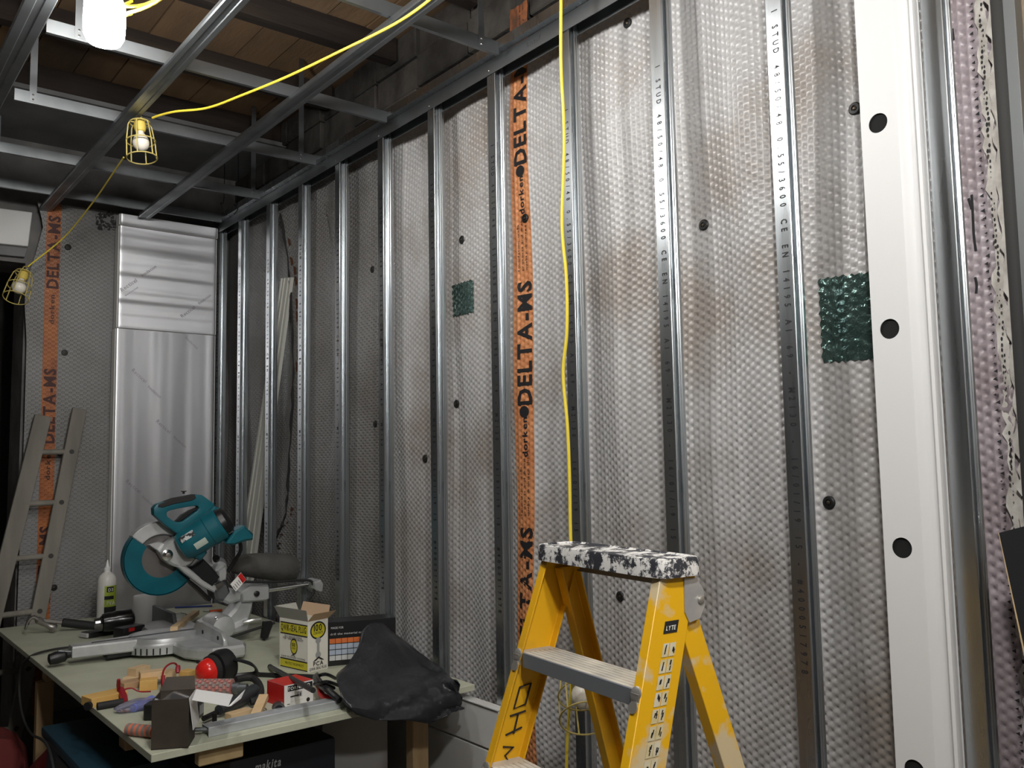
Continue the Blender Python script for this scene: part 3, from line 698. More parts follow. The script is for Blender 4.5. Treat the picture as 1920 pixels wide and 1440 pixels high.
# base, turntable, arm
tc_ = Vector((1.235, 3.97, TZ))
base = MB(); bp = []
for p in ((1.27, 3.62), (1.235, 3.70), (1.23, 3.85), (1.23, 4.10), (1.24, 4.30), (1.27, 4.42), (1.43, 4.42), (1.47, 4.36), (1.47, 3.62), (1.44, 3.56), (1.31, 3.57)): bp.append(Vector((p[0], p[1], TZ+.012)))
base.prism(bp, (0, 0, .050), cham=.010); bo = base.build('base', SIL, saw, smooth=30)
for x, y in ((1.29, 3.64), (1.42, 3.62), (1.29, 4.38), (1.42, 4.38)): MB().lathe([(.02, 0), (.02, .014)], Matrix.Translation((x, y, TZ)), 12).build('rubber_foot', BLACKR, bo)
g = MB().lathe([(.150, .016), (.152, .05), (.147, .054), (.143, .06), (.143, .062), (.138, .078), (.02, .079)], Matrix.Translation(tc_), 40)
tt = g.build('turntable', SIL, saw, smooth=30)
MB().box((1.10, 3.957, TZ+.0785), (1.37, 3.983, TZ+.0805)).build('kerf_plate', STEEL_DARK, tt, smooth=0)
MB().box((.95, 3.968, TZ+.0788), (1.37, 3.972, TZ+.0812)).build('kerf_slot', INK, tt, smooth=0)
g = MB()
for k in range(37):
    a = R_(120+k*3.4); c, s_ = math.cos(a), math.sin(a); p = tc_+Vector((c*.120, s_*.120, .0806)); q = tc_+Vector((c*.134, s_*.134, .0792)); t_ = Vector((-s_, c, 0))*.0009
    g.add([p-t_, q-t_, q+t_, p+t_], [(0, 1, 2, 3)])
g.build('scale_marks', INK, tt, recalc=False)['kind'] = 'stuff'
for k in range(13):
    a = R_(150+k*10); MB().cbox(tc_+Vector((math.cos(a)*.1515, math.sin(a)*.1515, .031)), (.004, .005, .026), a).build('index_slot', BLACKR, tt, smooth=0)
MB().prism([Vector((.870, 3.935, TZ+.03)), Vector((.870, 4.005, TZ+.03)), Vector((1.14, 4.04, TZ+.03)), Vector((1.14, 3.90, TZ+.03))], (0, 0, .048), cham=.006).build('mitre_arm', SIL, saw)
MB().box((1.0, 3.925, TZ+.012), (1.10, 4.01, TZ+.03)).build('lock_lever', BLACKR, saw, bevel=.003)
MB().lathe([(.012, 0), (.014, .02), (.023, .03), (.026, .06), (.022, .085), (.010, .09)], axis_matrix((.878, 3.97, TZ+.045), (-1, 0, -.12)), 16).build('lock_grip', BLACKP, saw)
MB().lathe([(.006, 0), (.006, .05)], axis_matrix((.872, 3.965, TZ+.055), (-1, 0, .2)), 8).build('lock_pin', STEEL_DARK, saw)
# fence
fn_ = MB().prism([Vector((1.365, 3.60, TZ+.058)), Vector((1.365, 3.93, TZ+.058)), Vector((1.365, 3.93, TZ+.105)), Vector((1.365, 3.86, TZ+.125)), Vector((1.365, 3.63, TZ+.110)), Vector((1.365, 3.60, TZ+.085))], (.02, 0, 0)); fe = fn_.build('fence', SIL, saw, bevel=.002)
for y in (3.66, 3.84): MB().lathe([(.009, 0), (.009, .001)], axis_matrix((1.3645, y, TZ+.085), (-1, 0, 0)), 14).build('bolt_hole', BLACKR, fe)
fb = MB().prism([at(268, 1128, X=1.375), at(322, 1150, X=1.375), at(330, 1196, X=1.375), at(318, 1196, X=1.375), at(275, 1160, X=1.375), at(270, 1152, X=1.375)], (.018, 0, 0)); fo = fb.build('tall_fence', STEEL_DARK, saw, bevel=.0015)
fb = MB().prism([at(266, 1130, X=1.372), at(273, 1132, X=1.372), at(273, 1143, X=1.372), at(266, 1140, X=1.372)], (.003, 0, 0)); fb.build('yellow_mark', mat('yellow_mark', (.55, .38, .03), .5), fo)
# rear casting and bevel arm
sprism('rear_casting', [(800, 1265), (830, 1200), (900, 1160), (1000, 1160), (1040, 1200), (1150, 1150), (1180, 1180), (1150, 1260), (1010, 1300), (890, 1310)], 3.93, 4.09, SIL, .018)
g = MB().lathe([(.02, -.085), (.050, -.08), (.058, -.05), (.058, .05), (.05, .08)], axis_matrix(q5(950, 1225, 3.98), (0, 1, 0)), 24); g.build('bevel_pivot', SIL, saw)
for dx, dy in ((940, 1165), (952, 1230), (990, 1200)): MB().lathe([(.007, 0), (.007, .006), (.004, .008)], axis_matrix(q5(dx, dy, 3.918), (0, -1, 0)), 10).build('bolt', CHROME, saw)
sprism('bevel_arm', [(1000, 1150), (1060, 1080), (1100, 1020), (1205, 1030), (1200, 1100), (1170, 1180), (1080, 1220), (1020, 1210)], 3.955, 4.06, SIL, .014)
sprism('slide_housing', [(1100, 950), (1170, 905), (1310, 895), (1322, 920), (1320, 1000), (1290, 1020), (1110, 1030)], 3.94, 4.06, SIL, .008)
MB().lathe([(.013, 0), (.013, .008), (.010, .010)], axis_matrix(q5(1255, 972, 3.938), (0, -1, 0)), 16).build('rail_lock', BLACKP, saw)
for dy in (0, .06): MB().tube([q5(1150, 975, 3.97+dy)*1.0, q5(1330, 948, 3.97+dy), q5(1660, 900, 3.93+dy)], .0105, 12).build('slide_rail', CHROME, saw)
sprism('rail_end', [(1635, 870), (1690, 850), (1712, 880), (1705, 940), (1680, 950), (1640, 920)], 3.90, 4.02, SIL, .006)
MB().tube(smoothpath([q5(1120, 860, 3.93), q5(1180, 880, 3.93), q5(1400, 880, 3.93), q5(1600, 868, 3.93), q5(1690, 880, 3.92), q5(1705, 960, 3.92), q5(1660, 1020, 3.92)], 6), .006, 8).build('power_cord', BLACKR, saw)
# lock knob behind the base
MB().tube([q5(1150, 1200, 3.90), q5(1230, 1180, 3.88), q5(1290, 1175, 3.88)], .008, 8).build('knob_shaft', CHROME, saw)
MB().prism([Vector((p.x, 3.87, p.z)) for p in (q5(1230, 1165), q5(1290, 1160), q5(1300, 1185), q5(1262, 1290), q5(1235, 1310), q5(1212, 1290))], (0, .03, 0), cham=.006).build('lock_knob', BLACKP, saw)
MB().tube([q5(1000, 1330, 3.90), q5(1210, 1262, 3.90), q5(1400, 1200, 3.88)], .006, 8).build('stop_rod', BLACKR, saw)
# blade, guards
bc = q5(502, 695); UX, UZ = Vector((1, 0, 0)), Vector((0, 0, 1))
MB().lathe([(.001, -.0012), (.128, -.0012), (.128, .0012), (.001, .0012)], axis_matrix(bc, (0, 1, 0)), 40).build('blade', mat('blade_steel', (.20, .19, .185), .45, .85), saw)
g = MB(); co_ = Vector((bc.x, SY-.02, bc.z))
g.ring(arc(co_, .158, 139, 322, 36, UX, UZ), arc(co_, .083, 139, 322, 36, UX, UZ), (0, .004, 0), closed=False)
g.ring(arc(co_, .160, 139, 322, 36, UX, UZ), arc(co_, .155, 139, 322, 36, UX, UZ), (0, .042, 0), closed=False)
g.build('lower_guard', TEALC, saw, smooth=40)
g = MB(); g.ring(arc(co_+Vector((0, -.006, 0)), .163, 62, 141, 18, UX, UZ), arc(co_+Vector((0, -.006, 0)), .105, 62, 141, 18, UX, UZ), (0, .06, 0), closed=False); g.build('upper_guard', SIL, saw, bevel=.004)
sprism('guard_link', [(385, 585), (470, 560), (560, 590), (560, 640), (480, 650)], 3.955, 3.975, SIL, .004)
sprism('gear_case', [(460, 640), (500, 585), (590, 520), (680, 620), (745, 690), (700, 740), (640, 770), (560, 745), (500, 705)], 3.925, 4.0, SIL, .010)
MB().lathe([(.024, 0), (.024, .008), (.014, .012), (.010, .018), (.004, .019)], axis_matrix(q5(555, 670, 3.925), (0, -1, 0)), 20).build('arbor_cap', CHROME, saw)
sprism('arm', [(600, 755), (650, 740), (780, 830), (900, 900), (880, 950), (790, 905), (650, 800)], 3.92, 3.97, SIL, .006)
sprism('arm_shadow_side', [(640, 800), (790, 915), (890, 1010), (870, 1030), (760, 920)], 3.97, 4.03, BLACKP, .003)
sprism('depth_stop', [(700, 770), (790, 690), (860, 760), (915, 830), (860, 900), (780, 850)], 3.91, 4.02, BLACKP, .008)
sprism('spring_case', [(870, 900), (930, 860), (990, 880), (1010, 950), (960, 1020), (900, 1010)], 3.93, 4.04, STEEL_DARK, .012)
sprism('stop_tab', [(870, 890), (920, 860), (940, 890), (890, 935)], 3.905, 3.93, CHROME, .003)
sprism('pivot_block', [(960, 960), (1060, 930), (1110, 960), (1100, 1020), (1000, 1045), (950, 1020)], 3.94, 4.05, SIL, .012)
MB().lathe([(.020, -.04), (.032, -.03), (.034, .03), (.022, .05)], axis_matrix(q5(965, 760, 4.0), (.3, 1, .2)), 20).build('dust_port', SIL, saw)
MB().tube([q5(800, 700, 4.0), q5(860, 740, 4.0), q5(940, 760, 4.0)], .012, 10).build('link_rod', SIL, saw)
sprism('trunnion', [(920, 790), (985, 740), (1000, 800), (990, 860), (930, 880)], 3.95, 4.04, SIL, .008)
MB().lathe([(.012, 0), (.016, .01), (.016, .02)], axis_matrix(q5(940, 715, 3.98), (-.2, -.5, .6)), 12).build('knob', BLACKP, saw)
# motor and handle
MX = axis_matrix(q5(705, 590, 3.90), (q5(985, 415, 3.845)-q5(705, 590, 3.90)))
sprism('motor_neck', [(580, 585), (625, 520), (700, 470), (770, 560), (790, 640), (745, 695), (650, 650)], 3.86, 3.94, TEAL, .012)
ml = (q5(985, 415, 3.845)-q5(705, 590, 3.90)).length
mo = MB().lathe([(.035, -.03), (.058, -.022), (.068, .0), (.071, .02), (.071, ml*.62), (.074, ml*.64), (.074, ml*.92), (.066, ml*.98)], MX, 28).build('motor', TEAL, saw)
MB().lathe([(.060, ml*.95), (.064, ml*.99), (.060, ml*1.12), (.044, ml*1.20), (.012, ml*1.22)], MX, 24).build('motor_cap', BLACKP, saw)
for k in range(5):
    a = .5+k*.42
    MB().box((-.003, -.003, ml*1.00), (.0035, .003, ml*1.11), MX @ Matrix.Rotation(a-2.4, 4, 'Z') @ Matrix.Translation((.061, 0, 0))).build('vent_slot', mat('vent_grey', (.10, .09, .085), .6), mo, smooth=0)
sprism('motor_tail', [(900, 560), (960, 470), (1040, 425), (1110, 490), (1105, 535), (1040, 545), (960, 575)], 3.81, 3.90, TEAL, .010)
sprism('shoulder', [(760, 385), (850, 280), (905, 300), (840, 345), (800, 420)], 3.87, 3.94, TEAL, .008)
def pl(pts, Y): return [Vector((p.x, Y, p.z)) for p in (q5(a, b) for a, b in pts)]
outer = [(398, 300), (425, 268), (560, 225), (720, 192), (775, 198), (872, 268), (840, 330), (745, 390), (690, 445), (640, 505), (590, 500), (490, 430), (402, 350)]
inner = [(500, 335), (520, 318), (600, 300), (690, 285), (735, 280), (752, 298), (735, 320), (700, 345), (660, 375), (620, 402), (580, 405), (545, 392), (505, 362)]
g = MB().ring(pl(outer, 3.905), pl(inner, 3.905), (0, .046, 0)); hd = g.build('handle', TEAL, saw, bevel=.006, seg=2)
sprism('grip_pad', [(432, 268), (560, 222), (718, 192), (730, 226), (690, 248), (560, 272), (470, 300), (430, 296)], 3.902, 3.954, BLACKR, .006, hd)
sprism('trigger', [(575, 400), (620, 350), (680, 315), (760, 285), (765, 300), (700, 340), (640, 385), (600, 410)], 3.915, 3.94, BLACKP, .004, hd)
MB().lathe([(.005, 0), (.005, .008), (.012, .010), (.012, .013)], Matrix.Translation(q5(686, 192, 3.93)), 12).build('lock_button', BLACKP, hd)
def motor_patch(name, bias, z0, z1, half, m, r=.0716):
    vd = (Vector((bc.x, SY, bc.z))-EYE).normalized(); want = (-vd+Vector((0, 0, bias))); R3 = MX.to_3x3()
    best = max(np.linspace(0, 6.283, 120), key=lambda t_: (R3 @ Vector((math.cos(t_), math.sin(t_), 0))).dot(want))
    MB().grid([[MX @ Vector((r*math.cos(best+a), r*math.sin(best+a), z)) for a in np.linspace(-half, half, 8)] for z in (z0, z1)]).build(name, m, mo, smooth=180)
motor_patch('rating_label', -.55, ml*.18, ml*.50, .22, mat('pale_label', (.50, .56, .50), .5))
motor_patch('logo_plate', .55, -.005, ml*.34, .20, mat('scuffed_plate', (.55, .56, .56), .5, .3, (.03, .03, .03), 60, 3, .45, .55))
MB().tube(smoothpath([q5(1085, 525, 3.87), q5(1125, 570, 3.88), q5(1130, 640, 3.92), q5(1080, 720, 3.98), q5(1030, 800, 4.0)], 6), .008, 10).build('cord_sleeve', BLACKR, saw)
# dust bag
BAG = mat('dust_bag_cloth', (.085, .083, .075), .85, 0, (.065, .063, .056), 14, 4, bump=.3, bscale=60)
rows = []
bagpts = [(1062, 790, .02), (1080, 730, .045), (1110, 690, .06), (1160, 662, .07), (1260, 655, .075), (1400, 655, .075), (1520, 665, .072), (1565, 690, .06)]
low = [(1062, 800, .02), (1078, 812, .045), (1110, 825, .06), (1160, 838, .07), (1260, 855, .075), (1400, 872, .075), (1500, 878, .072), (1540, 868, .06)]
for (a, b, wd), (c, d, _) in zip(bagpts, low):
    top = q5(a, b, SY+.02); bot = q5(c, d, SY+.02); mid = (top+bot)/2; hh = (top-bot)/2
    rows.append([mid+hh*math.cos(t)+Vector((0, wd*math.sin(t), 0)) for t in np.linspace(0, 2*math.pi, 21)[:-1]])
g = MB(); n = 20
g.add([p for r in rows for p in r], [(i*n+j, i*n+(j+1) % n, (i+1)*n+(j+1) % n, (i+1)*n+j) for i in range(len(rows)-1) for j in range(n)]+[list(range(n)), [(len(rows)-1)*n+j for j in range(n)]])
g.build('dust_bag', BAG, saw, smooth=60)
# hanging tag
tg = sprism('warning_tag', [(978, 880), (1060, 790), (1100, 845), (1020, 935)], 3.885, 3.8875, mat('white_tag', (.82, .80, .76), .6), 0)
MB().prism(pl([(1035, 818), (1060, 792), (1098, 845), (1072, 872)], 3.8845), (0, -.0005, 0)).build('red_panel', REDP, tg)
g = MB()
for k in range(5):
    a = Vector((q5(998+k*13, 893-k*15).x, 3.884, q5(998+k*13, 893-k*15).z)); b = Vector((q5(1020+k*13, 920-k*15).x, 3.884, q5(1020+k*13, 920-k*15).z))
    d = (b-a).normalized(); s_ = Vector((-d.z, 0, d.x))*.0012; g.add([a-s_, b-s_, b+s_, a+s_], [(0, 1, 2, 3)])
g.build('small_print', INK, tg, recalc=False)['kind'] = 'stuff'

# ------------------------------------------------------------------ far end of the table
b0 = T(199, 1168); top = at(199, 1050, Y=b0.y).z-TZ
gb = thing('glue_bottle', 'white glue bottle with green and black label standing behind the saw', 'bottle', b0)
MB().lathe([(.001, .0), (.040, .0), (.046, .006), (.046, top*.62), (.044, top*.70), (.036, top*.76), (.020, top*.80), (.015, top*.81)], Matrix.Translation(b0), 28).build('bottle', mat('milky_plastic', (.78, .77, .72), .35, spec=.5), gb)
MB().lathe([(.016, top*.805), (.016, top*.87), (.010, top*.885), (.006, top*.95), (.003, top*1.0), (.001, top*1.0)], Matrix.Translation(b0), 18).build('nozzle', mat('white_plastic', (.80, .80, .78), .4), gb)
def label_band(z0, z1, m, name, r=.0466, a0=-118, a1=-32):
    c = b0; P = [[Vector((c.x+r*math.cos(R_(a)), c.y+r*math.sin(R_(a)), TZ+z)) for a in np.linspace(a0, a1, 14)] for z in (z0, z1)]
    return MB().grid(P).build(name, m, gb, smooth=180)
LIME = mat('lime_label', (.42, .52, .06), .5)
label_band(top*.12, top*.60, LIME, 'label'); label_band(top*.12, top*.27, INK, 'label_panel', .0470); label_band(top*.385, top*.44, INK, 'label_panel', .0470, -118, -60); label_band(top*.50, top*.585, INK, 'label_panel', .0470, -105, -62)
g = MB(); u = Vector((CR.x, CR.y, 0)).normalized(); nrm = Vector((-u.y, u.x, 0))*-1
fc = b0+Vector((math.cos(R_(-75))*.050, math.sin(R_(-75))*.050, 0))
ux = Vector((-math.sin(R_(-75)), math.cos(R_(-75)), 0))
lettering(g, 'D3', fc+Vector((0, 0, top*.515))-ux*.006, ux, (0, 0, 1), .022, bold=1, mi=0); lettering(g, 'PVA', fc+Vector((0, 0, top*.30))-ux*.004, ux, (0, 0, 1), .030, bold=1, width=.045)
g.build('printed_lettering', mat('white_print', (.80, .82, .75), .6), gb, recalc=False, smooth=0)

# white roll
c = T(271, 1176)
wrl = thing('paper_roll', 'white paper roll standing behind the saw fence', 'roll', c)
MB().lathe([(.020, .0), (.054, .0), (.055, .002), (.055, .155), (.053, .158), (.021, .158)], Matrix.Translation(c), 28).build('paper', mat('white_paper', (.80, .80, .80), .8), wrl)
MB().lathe([(.0205, .001), (.0205, .157), (.018, .157), (.018, .001)], Matrix.Translation(c), 18).build('core', CARD_B, wrl)
# black canister and drill body lying together
ca, cb = T(190, 1168, .075), T(246, 1160, .080)
cn = thing('power_drill', 'black cordless power tool lying on its side near the white roll', 'tool', T(215, 1185))
MB().lathe([(.018, 0), (.040, .006), (.044, .03), (.044, (cb-ca).length*.4), (.048, (cb-ca).length*.5), (.048, (cb-ca).length), (.030, (cb-ca).length+.012)], axis_matrix(ca, cb-ca), 24).build('motor_housing', mat('gloss_black', (.012, .012, .012), .22), cn)
MB().lathe([(.016, -.03), (.024, -.028), (.026, -.006), (.034, .002)], axis_matrix(ca, cb-ca), 18).build('chuck', mat('dark_chrome', (.25, .25, .25), .25, 1), cn)
ha, hb = T(232, 1178, .055), T(244, 1192, .037)
MB().cbox((ha+hb)/2+Vector((.01, 0, -.008)), (.12, .07, .07), .4).build('battery_foot', BLACKP, cn, bevel=.008, seg=2)
MB().cbox((ha+hb)/2+Vector((.01, -.037, .015)), (.03, .003, .016), .4).build('red_badge', REDP, cn)
MB().lathe([(.030, 0), (.030, .004), (.024, .004), (.022, -.006), (.001, -.006)], axis_matrix(T(243, 1184, .035)+Vector((0, -.03, 0)), (.1, -1, .1)), 18).build('end_ring', BLACKR, cn)
# rubber gripped hammer
hm = thing('claw_hammer', 'worn claw hammer with dark rubber grip at the far left of the table', 'hammer', T(110, 1180))
HY = 4.80; H_ = lambda a, b, Y=HY: at(a, b, Y=Y)
p0, p1, p2 = H_(74, 1163), H_(116, 1167, 4.79), H_(196, 1176, 4.76)
MB().tube([p0, p1], .010, 10).build('shaft', mat('worn_steel', (.34, .32, .30), .4, .9), hm)
MB().tube(smoothpath([p1, p1+(p2-p1)*.1, p1+(p2-p1)*.5, p2], 3), [.012]+[.021]*8+[.018], 12).build('grip', BLACKR, hm)
hx = H_(103, 1179); hc = H_(74, 1164); hl = (hc-hx).length
MB().lathe([(.021, 0), (.022, .012), (.016, .02), (.013, hl*.5), (.016, hl*.8), (.018, hl*1.1), (.012, hl*1.2)], axis_matrix(hx, hc-hx), 16).build('head', MATS['worn_steel'], hm)
MB().tube(smoothpath([hc, H_(63, 1157), H_(53, 1164), H_(47, 1181)], 5), [.015]*6+[.013]*5+[.009]*4+[.005], 10, flat=.7).build('claw', MATS['worn_steel'], hm)
# slim black case
sc = thing('slim_case', 'slim black case with a pale end lying in front of the hammer grip', 'case', T(200, 1192))
MB().cbox(T(203, 1188)+Vector((0, 0, .014)), (.24, .075, .026), .35).build('body', BLACKP, sc, bevel=.006, seg=2)
MB().cbox(T(203, 1188)+Vector((-.118, -.042, .014)), (.012, .06, .020), .35).build('end_cap', mat('pale_plastic', (.45, .45, .44), .5), sc, bevel=.002)
# crumpled clear bag
CLEAR = mat('clear_film', (.92, .93, .95), .10, 0, trans=.92, ior=1.15, spec=.6)
def crumple(c, r, label, name='plastic_bag', m=CLEAR, seed=1, sq=(1, 1, 1), cat='bag'):
    bm = bmesh.new(); bmesh.ops.create_icosphere(bm, subdivisions=4, radius=1); rng = random.Random(seed)
    ds = [Vector((rng.gauss(0, 1), rng.gauss(0, 1), rng.gauss(0, 1))).normalized() for _ in range(26)]
    for v in bm.verts:
        d = v.co.normalized(); f = 1-.30*max(max(0, d.dot(q)-.72) for q in ds)/.28
        v.co = Vector((d.x*f*r*sq[0], d.y*f*r*sq[1], max(d.z*f*r*sq[2], -r*sq[2]*.55)))
    lo = min(v.co.z for v in bm.verts); bmesh.ops.translate(bm, vec=(0, 0, -lo), verts=bm.verts)
    me = bpy.data.meshes.new(name); bm.to_mesh(me); bm.free(); me.materials.append(m)
    me.polygons.foreach_set('use_smooth', [True]*len(me.polygons)); me.set_sharp_from_angle(angle=R_(40))
    o = bpy.data.objects.new(name, me); C.objects.link(o); o.location = c; WLOC[o.name] = Vector(c); return tag(o, label, cat)
crumple(T(332, 1178), .075, 'crumpled clear plastic bag behind the saw fence', seed=4, sq=(1.1, .8, .75))
a_, b_ = T(322, 1176, .03), T(366, 1160, .07)
dv = (T(368, 1148, .035)-T(326, 1180, .085)); 
ws = MB(); ws.box((0, -.016, -.012), (dv.length, .016, .012), Matrix.Translation(T(326, 1180, .085)) @ dv.to_track_quat('X', 'Z').to_matrix().to_4x4())
tag(ws.build('timber_offcut', WOODP, bevel=.001), 'pale timber batten resting across the saw fence', 'offcut', 'timber offcuts on the table')
# screwdriver and blue pencil lying behind
pn = thing('carpenter_pencil', 'blue pencil lying on the table behind the saw blade', 'pencil', T(345, 1128))
MB().tube([T(328, 1139, .006), T(398, 1136, .006)], .005, 6).build('body', mat('blue_paint', (.03, .05, .20), .5), pn); MB().tube([T(398, 1136, .006), T(404, 1135.5, .006)], [.005, .001], 6).build('tip', WOODP, pn)
pr = thing('trim_screwdriver', 'orange handled screwdriver lying behind the saw casting', 'screwdriver', T(400, 1146))
MB().tube([T(393, 1147, .01), T(416, 1144, .01)], [.009, .007], 8).build('handle', mat('orange_plastic', (.45, .07, .02), .4), pr); MB().tube([T(381, 1146, .01), T(394, 1147, .01)], .003, 6).build('shaft', STEEL_DARK, pr)

# ------------------------------------------------------------------ cream carton
A, B, Cc = T(524, 1251), T(577, 1263), T(616, 1254)
ux = (B-A); uy = (Cc-B); uxn = ux.normalized(); uyn = Vector((uxn.y*-1, uxn.x, 0)); 
if uyn.dot(uy) < 0: uyn = -uyn
W1, W2 = ux.length, uy.dot(uyn); HB = at(577, 1166, X=B.x).z-TZ
qb = thing('carton', 'open cream carton of seal plugs with yellow and black print', 'carton', A+uxn*W1/2+uyn*W2/2)
def QP(a, b, h): return A+uxn*a+uyn*b+Vector((0, 0, h))
m_ = MB(); t = .002
for (a0, b0_, a1, b1) in ((0, 0, W1, t), (0, W2-t, W1, W2), (0, t, t, W2-t), (W1-t, t, W1, W2-t)):
    m_.prism([QP(a0, b0_, 0), QP(a1, b0_, 0), QP(a1, b1, 0), QP(a0, b1, 0)], (0, 0, HB))
m_.prism([QP(0, 0, 0), QP(W1, 0, 0), QP(W1, W2, 0), QP(0, W2, 0)], (0, 0, .002))
m_.build('body', CARD_W, qb, smooth=0)
def flap(p, q, out, up, ln, m, inset=.0):
    d = (Vector(out)*math.cos(R_(up))+Vector((0, 0, math.sin(R_(up)))))*ln; n = Vector((0, 0, 1)).cross(q-p).normalized()*.0015
    MB().prism([p, q, q+d-(q-p)*inset, p+d+(q-p)*inset], n).build('flap', m, qb, smooth=0)
KRAFT = mat('kraft_card', (.58, .40, .26), .8); GREYC = mat('grey_card', (.36, .36, .32), .8)
flap(QP(0, 0, HB), QP(W1, 0, HB), -uyn, 68, .05, GREYC, -.08)
flap(QP(W1, 0, HB), QP(W1, W2, HB), uxn, 38, .055, KRAFT, -.06)
flap(QP(0, W2, HB), QP(W1, W2, HB), uyn, 75, .05, KRAFT, .03)
flap(QP(0, 0, HB), QP(0, W2, HB), -uxn, 60, .05, GREYC, .0)
f1, f2 = -uyn*.0012, uxn*.0012
YB = mat('yellow_print', (.62, .55, .03), .5); PK = INK
def rect(mb, u0, u1, h0, h1, face, off, mi=0):
    P = (lambda a, h: QP(a, 0, h)-uyn*off) if face == 0 else (lambda a, h: QP(W1, a, h)+uxn*off)
    mb.add([P(u0, h0), P(u1, h0), P(u1, h1), P(u0, h1)], [(0, 1, 2, 3)], mi)
def disc(mb, cu, ch, ra, rb, face, off, mi=0):
    P = (lambda a, h: QP(a, 0, h)-uyn*off) if face == 0 else (lambda a, h: QP(W1, a, h)+uxn*off)
    mb.add([P(cu+ra*math.cos(g_), ch+rb*math.sin(g_)) for g_ in np.linspace(0, 2*math.pi, 25)[:-1]], [list(range(24))], mi)
g = MB(); rect(g, .006, W1-.002, HB*.69, HB*.93, 0, .0008, 1); rect(g, .006, W1-.002, HB*.715, HB*.905, 0, .0012, 0); rect(g, .006, W1-.002, HB*.03, HB*.215, 0, .0008, 1); rect(g, .006, W1-.002, HB*.05, HB*.19, 0, .0012, 0)
disc(g, W1*.52, HB*.47, .023, .031, 0, .0008, 1); disc(g, W1*.52, HB*.47, .019, .026, 0, .0012, 0)
disc(g, W2*.50, HB*.80, .038, .034, 1, .0008, 1); disc(g, W2*.50, HB*.80, .032, .028, 1, .0012, 0)
g.build('print_panels', [YB, INK], qb, recalc=False, smooth=0)
g = MB(); F0 = lambda u, h: QP(u, 0, h)-uyn*.0017; F1 = lambda u, h: QP(W1, u, h)+uxn*.0017
lettering(g, 'QWIK-SEAL PLUG', F0(W1/2+.002, HB*.765), uxn, (0, 0, 1), .034, bold=1, width=W1*.90)
lettering(g, 'SELF SEALING FIXING', F0(W1/2, HB*.635), uxn, (0, 0, 1), .012, width=W1*.62); lettering(g, 'FOR TANKED DRAIN KIT', F0(W1/2, HB*.59), uxn, (0, 0, 1), .012, width=W1*.72)
lettering(g, '100', F0(W1*.52, HB*.47), uxn, (0, 0, 1), .020, bold=1, width=.024); lettering(g, 'CONTENTS', F0(W1*.52, HB*.42), uxn, (0, 0, 1), .009, width=.028)
lettering(g, 'PROTECT FROM FROST', F0(W1*.55, HB*.10), uxn, (0, 0, 1), .014, width=W1*.66); lettering(g, 'DAMP PROOFING SYSTEMS', F0(W1*.5, HB*.235), uxn, (0, 0, 1), .009, width=W1*.85)
lettering(g, '100', F1(W2*.50, HB*.79), uyn, (0, 0, 1), .036, bold=1, width=.042); lettering(g, 'CONTENTS', F1(W2*.50, HB*.725), uyn, (0, 0, 1), .013, bold=1, width=.046)
lettering(g, 'PCA', F1(W2*.52, HB*.115), uyn, (0, 0, 1), .022, bold=1, width=.05); lettering(g, 'QWIK-SEAL PLUG', F1(W2*.5, HB*.04), uyn, (0, 0, 1), .014, bold=1, width=W2*.85)
for (u, h, s_, F_) in ((W2*.52, HB*.20, .028, F1), (W1*.5, HB*.27, .016, F0)):
    g.add([F_(u-s_, h), F_(u, h+s_*.62), F_(u+s_, h), F_(u+s_*.5, h+.002), F_(u, h+s_*.35), F_(u-s_*.5, h+.002)], [(0, 1, 4, 5), (1, 2, 3, 4)])
g.build('printed_lettering', INK, qb, recalc=False, smooth=0)
g = MB()
P1 = lambda u, h: QP(W1, u, h)+uxn*.0014
for (u0, u1, h0, h1) in ((.038, .050, HB*.34, HB*.58),): g.add([P1(W2*.5-.006, h0), P1(W2*.5+.006, h0), P1(W2*.5+.006, h1), P1(W2*.5-.006, h1)], [(0, 1, 2, 3)])
disc(g, W2*.5, HB*.60, .013, .012, 1, .0015); disc(g, W2*.5, HB*.32, .013, .013, 1, .0015)
g.build('plug_picture', mat('grey_ink', (.33, .33, .32), .6), qb, recalc=False, smooth=0)

# ------------------------------------------------------------------ black packaging with the orange chart
a, b = T(612, 1250), T(742, 1238)
bp_ = thing('hardware_box', 'black packaging box with an orange chart behind the cream carton', 'box', (a+b)/2)
un = (b-a).normalized(); vn = Vector((-un.y, un.x, 0)); L_ = (b-a).length; hh = at(640, 1166, Y=(a+(b-a)*.3).y).z-TZ
MB().prism([a, b, b+vn*.10, a+vn*.10], (0, 0, hh), cham=.002).build('body', BLACKP, bp_, smooth=0)
P_ = lambda u, h, off=.001: a+un*u+Vector((0, 0, h))-vn*off
g = MB()
for k in range(7):
    for r, mi in ((0, 0), (1, 1), (2, 1), (3, 2)):
        u = L_*.0+.012+k*.024; h = hh*.62-r*.022
        g.add([P_(u, h-.019), P_(u+.022, h-.019), P_(u+.022, h), P_(u, h)], [(0, 1, 2, 3)], mi)
g.build('chart', [mat('orange_print', (.65, .16, .04), .5), mat('pale_blue_print', (.42, .48, .58), .5), mat('pale_print', (.60, .60, .60), .5)], bp_, recalc=False, smooth=0)
g = MB(); lettering(g, 'drill the material needs', P_(.015, hh*.70, .0015), un, (0, 0, 1), .012, 'l', width=.15); lettering(g, 'MADE FOR', P_(.018, hh*.84, .0015), un, (0, 0, 1), .012, 'l', width=.05)
for k in range(5): lettering(g, 'size mm', P_(.195, hh*.60-k*.018, .0015), un, (0, 0, 1), .009, 'l', width=.035)
g.build('printed_lettering', mat('light_print', (.62, .62, .62), .6), bp_, recalc=False, smooth=0)

